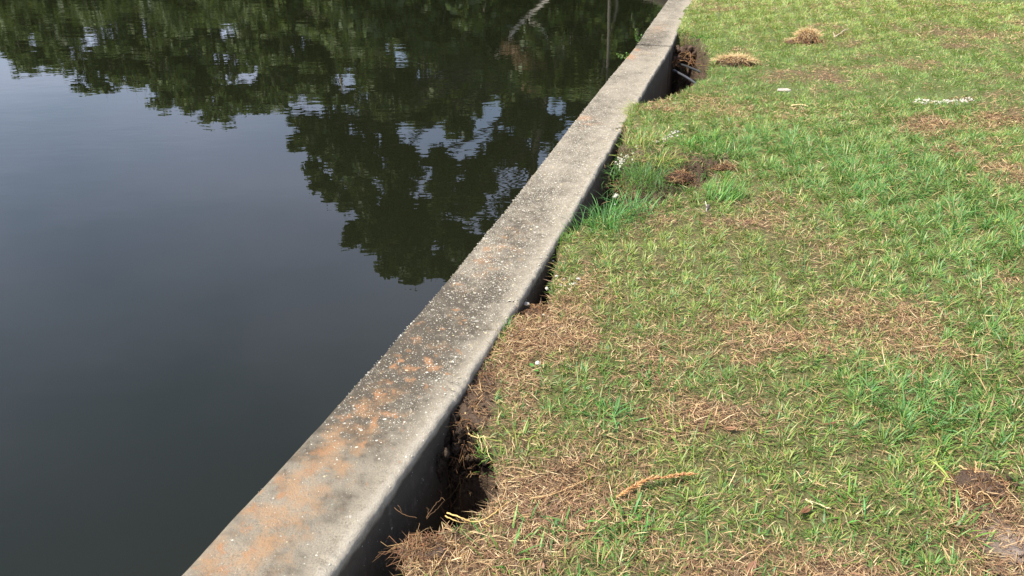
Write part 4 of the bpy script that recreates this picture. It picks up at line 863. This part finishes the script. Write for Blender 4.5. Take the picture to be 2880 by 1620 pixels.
# crumbs of soil on the bare ground and in the hollows
def crumbs():
    P_ = []
    for (c, rx, ry, n_) in (((1318, 1090), 75, 95, 500), ((1318, 1185), 60, 55, 500), ((1255, 1500), 110, 40, 350), ((1940, 490), 90, 50, 300), ((1790, 520), 70, 60, 150), ((1945, 155), 40, 30, 260), ((2860, 1590), 130, 40, 250), ((2770, 1400), 90, 70, 500), ((1420, 960), 50, 50, 150)):
        q = np.sqrt(R.random(n_)); a = R.uniform(0, 6.283, n_)
        for x, y in zip(c[0] + q * rx * np.cos(a), c[1] + q * ry * np.sin(a)): P_.append(at(x, y, -0.06)[:2])
    P_ = np.array(P_); t_ = np.array([wall_t(a, b_) for a, b_ in P_]); P_ = P_[t_ > 0.005]; t_ = t_[t_ > 0.005]; z = ground_z(P_[:, 0], P_[:, 1], t_); n_ = len(P_)
    V0, Q0, T0 = lump_arrays(5, 4); k = len(V0); r = np.exp(R.normal(math.log(0.0024), 0.55, n_)) * np.interp(P_[:, 1], [1.5, 9], [0.9, 2.2])
    V = V0[None] * (1 + 0.8 * (R.random((n_, k, 1)) - 0.5)) * r[:, None, None] * R.uniform(0.7, 1.3, (n_, 1, 3)); V[..., 0] += P_[:, 0:1]; V[..., 1] += P_[:, 1:2]; V[..., 2] += (z + r * 0.3)[:, None]
    I = (np.arange(n_) * k)[:, None, None]; C = np.array((0.11, 0.077, 0.054)) * R.uniform(0.55, 1.5, (n_, 1))
    o = mesh_obj("soil_crumbs", V.reshape(-1, 3), [(Q0[None] + I).reshape(-1, 4), (T0[None] + I).reshape(-1, 3)], M_SOIL, col=np.repeat(C, k, 0)); props(o, "loose brown soil crumbs on the bare ground and in the hollows", "soil", kind="stuff")
crumbs()
mb = MB()
for (c, rx, ry, n_) in (((1325, 1080), 65, 85, 170), ((1320, 1180), 60, 60, 150), ((1450, 950), 70, 60, 110), ((1930, 500), 60, 50, 60), ((2770, 1400), 80, 60, 60)):
    qs = np.array([at(c[0] + R.normal(0, rx * 0.5), c[1] + R.normal(0, ry * 0.5), -0.05) for _ in range(n_)]); qs[:, 2] = ground_z(qs[:, 0], qs[:, 1], wall_t(qs[:, 0], qs[:, 1])) + 0.004
    for q in qs[wall_t(qs[:, 0], qs[:, 1]) > 0.0]:
        d = R.uniform(0, 6.283); L_ = R.uniform(0.015, 0.07); e = q + np.array([math.cos(d) * L_, math.sin(d) * L_, R.normal(0.002, 0.006)])
        mb.tube(wiggle(q, e, 5, 0.012), np.linspace(0.0010, 0.0004, 5), 4, np.array(PAL["root"][R.integers(0, 4)]) * R.uniform(0.6, 1.2))
o = mb.build("loose_rootlets", M_ROOT); props(o, "fine brown rootlets strewn over the bare soil", "roots", kind="stuff")
# pale runners and twigs on the lawn
def runner(pxs, r, c, label, name="grass_runner", lift=0.012, cat="runner", arch=0.0, branches=()):
    P_ = [on_ground(a, b_, lift + (arch if 0 < i < len(pxs) - 1 else 0)) for i, (a, b_) in enumerate(pxs)]; o_ = P_[0].copy()
    def dense(Q_):
        Q_ = np.array(Q_); n_ = (len(Q_) - 1) * 5 + 1; t_ = np.linspace(0, len(Q_) - 1, n_); D = np.stack([np.interp(t_, np.arange(len(Q_)), Q_[:, k]) for k in range(3)], -1)
        D[1:-1] = (D[:-2] + 2 * D[1:-1] + D[2:]) / 4; return D + R.normal(0, 0.0012, D.shape)
    mb = MB(); D = dense(P_); mb.tube(local(o_, D), np.linspace(r, r * 0.6, len(D)), 6, c, 0.15)
    for br in branches:
        D = dense([on_ground(a, b_, lift) for a, b_ in br]); mb.tube(local(o_, D), np.linspace(r * 0.8, r * 0.3, len(D)), 5, c, 0.15)
    o = mb.build(name, M_ROOT); o.location = o_; props(o, label, cat); return o
CY = lin(204, 184, 130)
runner([(1308, 1168), (1318, 1198), (1345, 1222), (1372, 1238), (1396, 1238)], 0.0026, CY, "pale forked runner beside the bare soil above the near hollow", branches=([(1342, 1220), (1352, 1245), (1356, 1275)], [(1360, 1232), (1372, 1268), (1385, 1300)]))
runner([(1258, 1452), (1290, 1466), (1325, 1480), (1360, 1478), (1400, 1448), (1432, 1418)], 0.0024, lin(206, 172, 108), "yellow curved runner on the near hollow's lip", arch=0.006, branches=([(1255, 1462), (1285, 1475), (1320, 1480)], [(1362, 1478), (1378, 1492)]))
runner([(1415, 1362), (1450, 1352), (1505, 1346)], 0.0022, CY, "short pale straw lying right of the near hollow")
runner([(1430, 1530), (1460, 1528), (1490, 1532)], 0.0026, CY, "short pale stem lying near the bottom edge")
runner([(1490, 1412), (1560, 1398), (1620, 1370), (1672, 1345)], 0.0030, S_TAN, "brown dry twig left of the dry seed spike", "dry_twig", cat="twig")
runner([(2262, 1412), (2295, 1425), (2335, 1440)], 0.0026, lin(224, 206, 160), "pale straw above the curled brown leaf", branches=([(2278, 1418), (2285, 1432), (2280, 1445)],))
runner([(2405, 1452), (2430, 1438), (2456, 1422)], 0.0020, lin(200, 180, 140), "thin straight straw right of the curled brown leaf")
runner([(2345, 110), (2362, 100), (2380, 86)], 0.009, lin(176, 160, 132), "short grey stick right of the round far clod", "stick", lift=0.02, cat="stick", branches=([(2347, 109), (2343, 100), (2342, 95)],))
runner([(2225, 302), (2250, 300), (2272, 303)], 0.006, lin(214, 190, 140), "pale straw stem in the brown patch right of the far gap")
runner([(1110, 1452), (1140, 1470), (1175, 1480)], 0.0010, S_BRN * 0.6, "thin brown root reaching across the wall face at the near lip", "root", lift=0.03, cat="root", branches=([(1120, 1440), (1135, 1465)],))
runner([(1200, 1478), (1225, 1440), (1245, 1420), (1250, 1432)], 0.0010, S_BRN * 0.65, "hooked brown root standing over the near hollow's lip", "root", lift=0.03, cat="root", branches=([(1205, 1475), (1232, 1452), (1250, 1430)], [(1203, 1482), (1207, 1455), (1200, 1450)]))
runner([(2690, 1330), (2730, 1350), (2765, 1345), (2790, 1385)], 0.0030, S_TAN, "knobbly tan root looping over the dug up clod", "root", lift=0.03, cat="root", branches=([(2735, 1318), (2738, 1345), (2728, 1375), (2726, 1412)], [(2750, 1402), (2775, 1420), (2798, 1446)]))

# dry seed spike
pxs = [(1732, 1408), (1775, 1390), (1822, 1372), (1868, 1366), (1910, 1358), (1965, 1348)]
P_ = np.array([on_ground(a, b_, l_) for (a, b_), l_ in zip(pxs, (0.012, 0.026, 0.034, 0.032, 0.03, 0.022))]); o_ = P_[0].copy()
root = empty("dry_seed_spike", o_); t_ = np.linspace(0, 5, 60); D = local(o_, np.stack([np.interp(t_, np.arange(6), P_[:, k]) for k in range(3)], -1)); mb = MB(); mb.tube(D, np.linspace(0.003, 0.0012, 60), 6, lin(176, 130, 78)); mb.build("stem", M_ROOT, root)
mb = MB(); n_ = 620; i_ = R.integers(0, 58, n_); base = D[i_] + R.normal(0, 0.0012, (n_, 3)); fat = np.interp(i_, [0, 8, 28, 33, 45, 59], [0.5, 1, 1.0, 0.35, 0.8, 0.5]); dirx = math.atan2(D[-1, 1], D[-1, 0])
A = dirx + R.choice([-1, 1], n_) * R.uniform(0.25, 1.0, n_); C = np.array([lin(196, 148, 94), lin(178, 126, 76), lin(212, 172, 118), lin(146, 100, 64)])[R.integers(0, 4, n_)] * R.uniform(0.8, 1.15, (n_, 1))
V, Q, T, CC = blade_mesh("f", base, A, R.uniform(0.5, 1.7, n_), R.uniform(0.008, 0.017, n_) * fat, R.uniform(0.0022, 0.004, n_), R.uniform(0, 0.4, n_), C, M_STRAW); f_ = mesh_obj("florets", V, [Q, T], M_STRAW, root, CC); f_["kind"] = "stuff"
props(root, "orange brown dry seed spike lying on the lawn near the bottom centre", "seed spike")

# fallen leaves
def dead_leaf(px, py, L_, w_, yaw, c, label, curl=0.5):
    o_ = on_ground(px, py, 0.012); k = 7; V = []; 
    for j in range(k):
        f = j / (k - 1); ww = w_ * math.sin(math.pi * min(0.98, max(0.03, f))) ** 0.8; x = (f - 0.5) * L_; zc = 0.25 * L_ * curl * (2 * f - 1) ** 2
        for g in (-1, 0, 1): V.append((x, g * ww, zc + abs(g) * ww * 0.55 * curl + 0.004))
    V = np.array(V); Q = [(j * 3 + g, j * 3 + g + 1, j * 3 + g + 4, j * 3 + g + 3) for j in range(k - 1) for g in (0, 1)]
    mb = MB(); mb.add(V, Q, (), c); 
    root = empty("fallen_leaf", o_); root.rotation_euler = (R.uniform(-0.25, 0.25), R.uniform(-0.25, 0.25), yaw); mb.build("leaf_blade", M_STRAW, root, True)
    mb = MB(); mb.tube([(-0.62 * L_, 0, 0.3 * L_ * curl), (-0.4 * L_, 0, 0.12 * L_ * curl + 0.004), (0.4 * L_, 0, 0.12 * L_ * curl + 0.004)], [0.0012, 0.001, 0.0005], 5, np.asarray(c) * 0.7); mb.build("midrib", M_ROOT, root)
    props(root, label, "leaf"); return root
dead_leaf(2265, 1448, 0.050, 0.011, 0.7, lin(120, 82, 56), "curled reddish brown leaf under a pale straw")
dead_leaf(2052, 1216, 0.042, 0.009, 0.1, lin(150, 112, 80), "orange brown leaf in the lawn right of centre")
dead_leaf(2335, 1202, 0.045, 0.008, 0.1, lin(122, 82, 58), "narrow dark red leaf above the curled brown leaf", 0.3)
dead_leaf(1520, 1606, 0.036, 0.010, 1.2, lin(156, 122, 96), "pinkish brown leaf at the bottom edge of the picture", 0.3)
dead_leaf(1925, 528, 0.05, 0.014, 0.5, lin(206, 170, 140), "pale dry leaf lying on the brown root ball", 0.3)
dead_leaf(2110, 1610, 0.05, 0.012, 1.0, lin(134, 96, 70), "brown leaf in the dry grass at the bottom edge", 0.4)

# white shell stones
SV, SQ, ST = lump_arrays(8, 6); stone_me = []
for i in range(5):
    V = SV * (1 + 0.9 * (R.random((len(SV), 1)) - 0.5)) * np.array([1, R.uniform(0.6, 0.95), R.uniform(0.45, 0.8)])
    o = mesh_obj("shell_stone", V, [SQ, ST], M_SHELL, col=np.array([0.50, 0.465, 0.40]) * (0.8 + 0.35 * R.random((len(V), 1)))); stone_me.append(o.data); bpy.data.objects.remove(o)
def stone(px, py, r, label, group=None, lift=None, z=None):
    q = on_ground(px, py) if z is None else at(px, py, z); o = bpy.data.objects.new("shell_stone", stone_me[R.integers(0, 5)]); COL.objects.link(o)
    o.location = q + np.array([0, 0, r * 0.25 if lift is None else lift]); o.rotation_euler = (R.uniform(-0.5, 0.5), R.uniform(-0.5, 0.5), R.uniform(0, 6.28)); o.scale = (r, r, r); props(o, label, "stone", group)
def cluster(n_, pts_, r, label, group, jx, jy):
    for i in range(n_):
        k = R.uniform(0, len(pts_) - 1.001); a = np.array(pts_[int(k)]); b_ = np.array(pts_[int(k) + 1]); q = a + (b_ - a) * (k - int(k)); stone(q[0] + R.normal(0, jx), q[1] + R.normal(0, jy), r * math.exp(min(0.45, R.normal(0, 0.32))), label, group)
cluster(64, [(1740, 474), (1752, 442), (1792, 432)], 0.0072, "small white shell stone in the heap between wall and middle hollow", "shell heap by the wall", 5, 5)
cluster(26, [(1842, 402), (1880, 388), (1906, 368)], 0.009, "small white shell stone in the row above the middle hollow", "shell row above the middle hollow", 7, 3)
cluster(110, [(2565, 286), (2640, 290), (2735, 281)], 0.010, "small white shell stone in the long pale patch far right", "pale shell patch in the far lawn", 8, 3)
cluster(12, [(1565, 790), (1590, 800), (1625, 795)], 0.009, "small white shell stone scattered in grass right of the wall gap", "shells right of the wall gap", 12, 12)
cluster(9, [(1725, 540), (1732, 560)], 0.009, "small white shell stone low in the gap by the middle hollow", "shells low in the gap", 4, 10)
for (px, py, r, lab) in ((1480, 858, 0.016, "white lumpy shell stone on the cap edge above the root tangle"), (1453, 878, 0.015, "grey white stone wedged at the cap edge left of the root tangle"), (1449, 896, 0.008, "small white stone below the wedged grey stone"), (1530, 888, 0.008, "small white stone at the right of the root tangle"), (1538, 814, 0.010, "white stone at the dark wall gap's right side"), (1555, 735, 0.008, "white stone near the top of the dark wall gap"), (1470, 930, 0.010, "pale flat stone in the dry roots below the crack"), (1575, 920, 0.007, "small white stone on dry thatch right of the crack"), (1440, 945, 0.006, "tiny white stone in dry roots near the cap edge"), (2610, 808, 0.007, "lone white stone in the lawn at right")):
    stone(px, py, r, lab)
# flat white limestone
o_ = on_ground(2205, 256, 0.004); mb = MB(); V, Q, T = lump_arrays(14, 9); V = V * np.array([0.062, 0.042, 0.020]); V[:, 2] = np.clip(V[:, 2], -0.012, 0.010); V += (R.random(V.shape) - 0.5) * 0.016; mb.add(V, Q, T, (0.42, 0.375, 0.31)); o = mb.build("flat_stone", M_SHELL); o.location = o_; props(o, "flat pale limestone piece lying in the far lawn", "stone")
# small feather
o_ = on_ground(1985, 606, 0.02); root = empty("feather", o_); mb = MB(); mb.tube([(0, 0, 0), (0.004, 0.01, 0.02), (-0.004, 0.03, 0.05)], [0.002, 0.0018, 0.0012], 6, (0.72, 0.68, 0.6)); mb.build("quill", M_SHELL, root)
mb = MB(); V, Q, T = lump_arrays(10, 7); mb.add(V * np.array([0.011, 0.006, 0.018]) + np.array([0.010, 0.012, 0.022]), Q, T, (0.16, 0.13, 0.11)); mb.build("vane", M_ROOT, root); props(root, "small grey and white feather standing in the lawn centre", "feather")
# clover flower
o_ = on_ground(1510, 1042); root = empty("clover_flower", o_); mb = MB(); mb.tube([(0, 0, 0), (0.002, 0, 0.028)], 0.0011, 5, G_MID); mb.build("stalk", M_GRASS, root)
mb = MB(); lump(mb, (0.002, 0, 0.033), (0.008, 0.008, 0.007), 0.4, (0.7, 0.7, 0.6), 12, 8, 5); mb.build("flower_head", M_SHELL, root)
for k in range(3):
    a = k * 2.1 + 0.4; mb = MB(); th = np.linspace(0, 2 * np.pi, 9)[:-1]; V = np.stack([0.024 + 0.010 * np.cos(th), 0.009 * np.sin(th), 0.016 + 0.003 * np.cos(th)], -1); V = np.vstack([V, [0.024, 0, 0.014]]); V = np.stack([V[:, 0] * math.cos(a) - V[:, 1] * math.sin(a), V[:, 0] * math.sin(a) + V[:, 1] * math.cos(a), V[:, 2]], -1); mb.add(V, (), [(i, (i + 1) % 8, 8) for i in range(8)], G_LUSH); mb.build("leaflet", M_GRASS, root)
props(root, "tiny white clover flower in dry grass right of the bare soil", "clover")
# weeds on the pond side of the joint
def sprig(px, py, h, label, seed):
    q = at(px, py, -0.03); root = empty("weed_sprig", q + np.array([0.01, 0, -0.03])); mb = MB(); lf = MB()
    for b_ in range(4):
        e = np.array([R.normal(-0.02, 0.04), R.normal(0.02, 0.03), h * R.uniform(0.6, 1.1)]); pth = wiggle((0.02, 0, 0.0), e, 7, 0.02); mb.tube(pth, np.linspace(0.0025, 0.001, 7), 4, (0.16, 0.14, 0.07))
        for j in range(2, 7):
            for _ in range(5):
                V, Q, CC = leaves(1, [pth[j]], [0.014], 0.012, [G_MID * 0.7, G_DARK, G_MID]); lf.add(V, Q, (), CC)
    mb.build("stem", M_ROOT, root); lf.build("leaves", M_GRASS, root); props(root, label, "weed")
sprig(1790, 122, 0.17, "leafy weed sprig growing from the pond side of the cap joint", 1)
sprig(1762, 160, 0.06, "tiny weed on the pond edge below the cap joint", 2)
import sys; sys.stderr.write("TRIS %d\n" % sum(len(m_.loops) - 2 * len(m_.polygons) for m_ in bpy.data.meshes if m_.users))
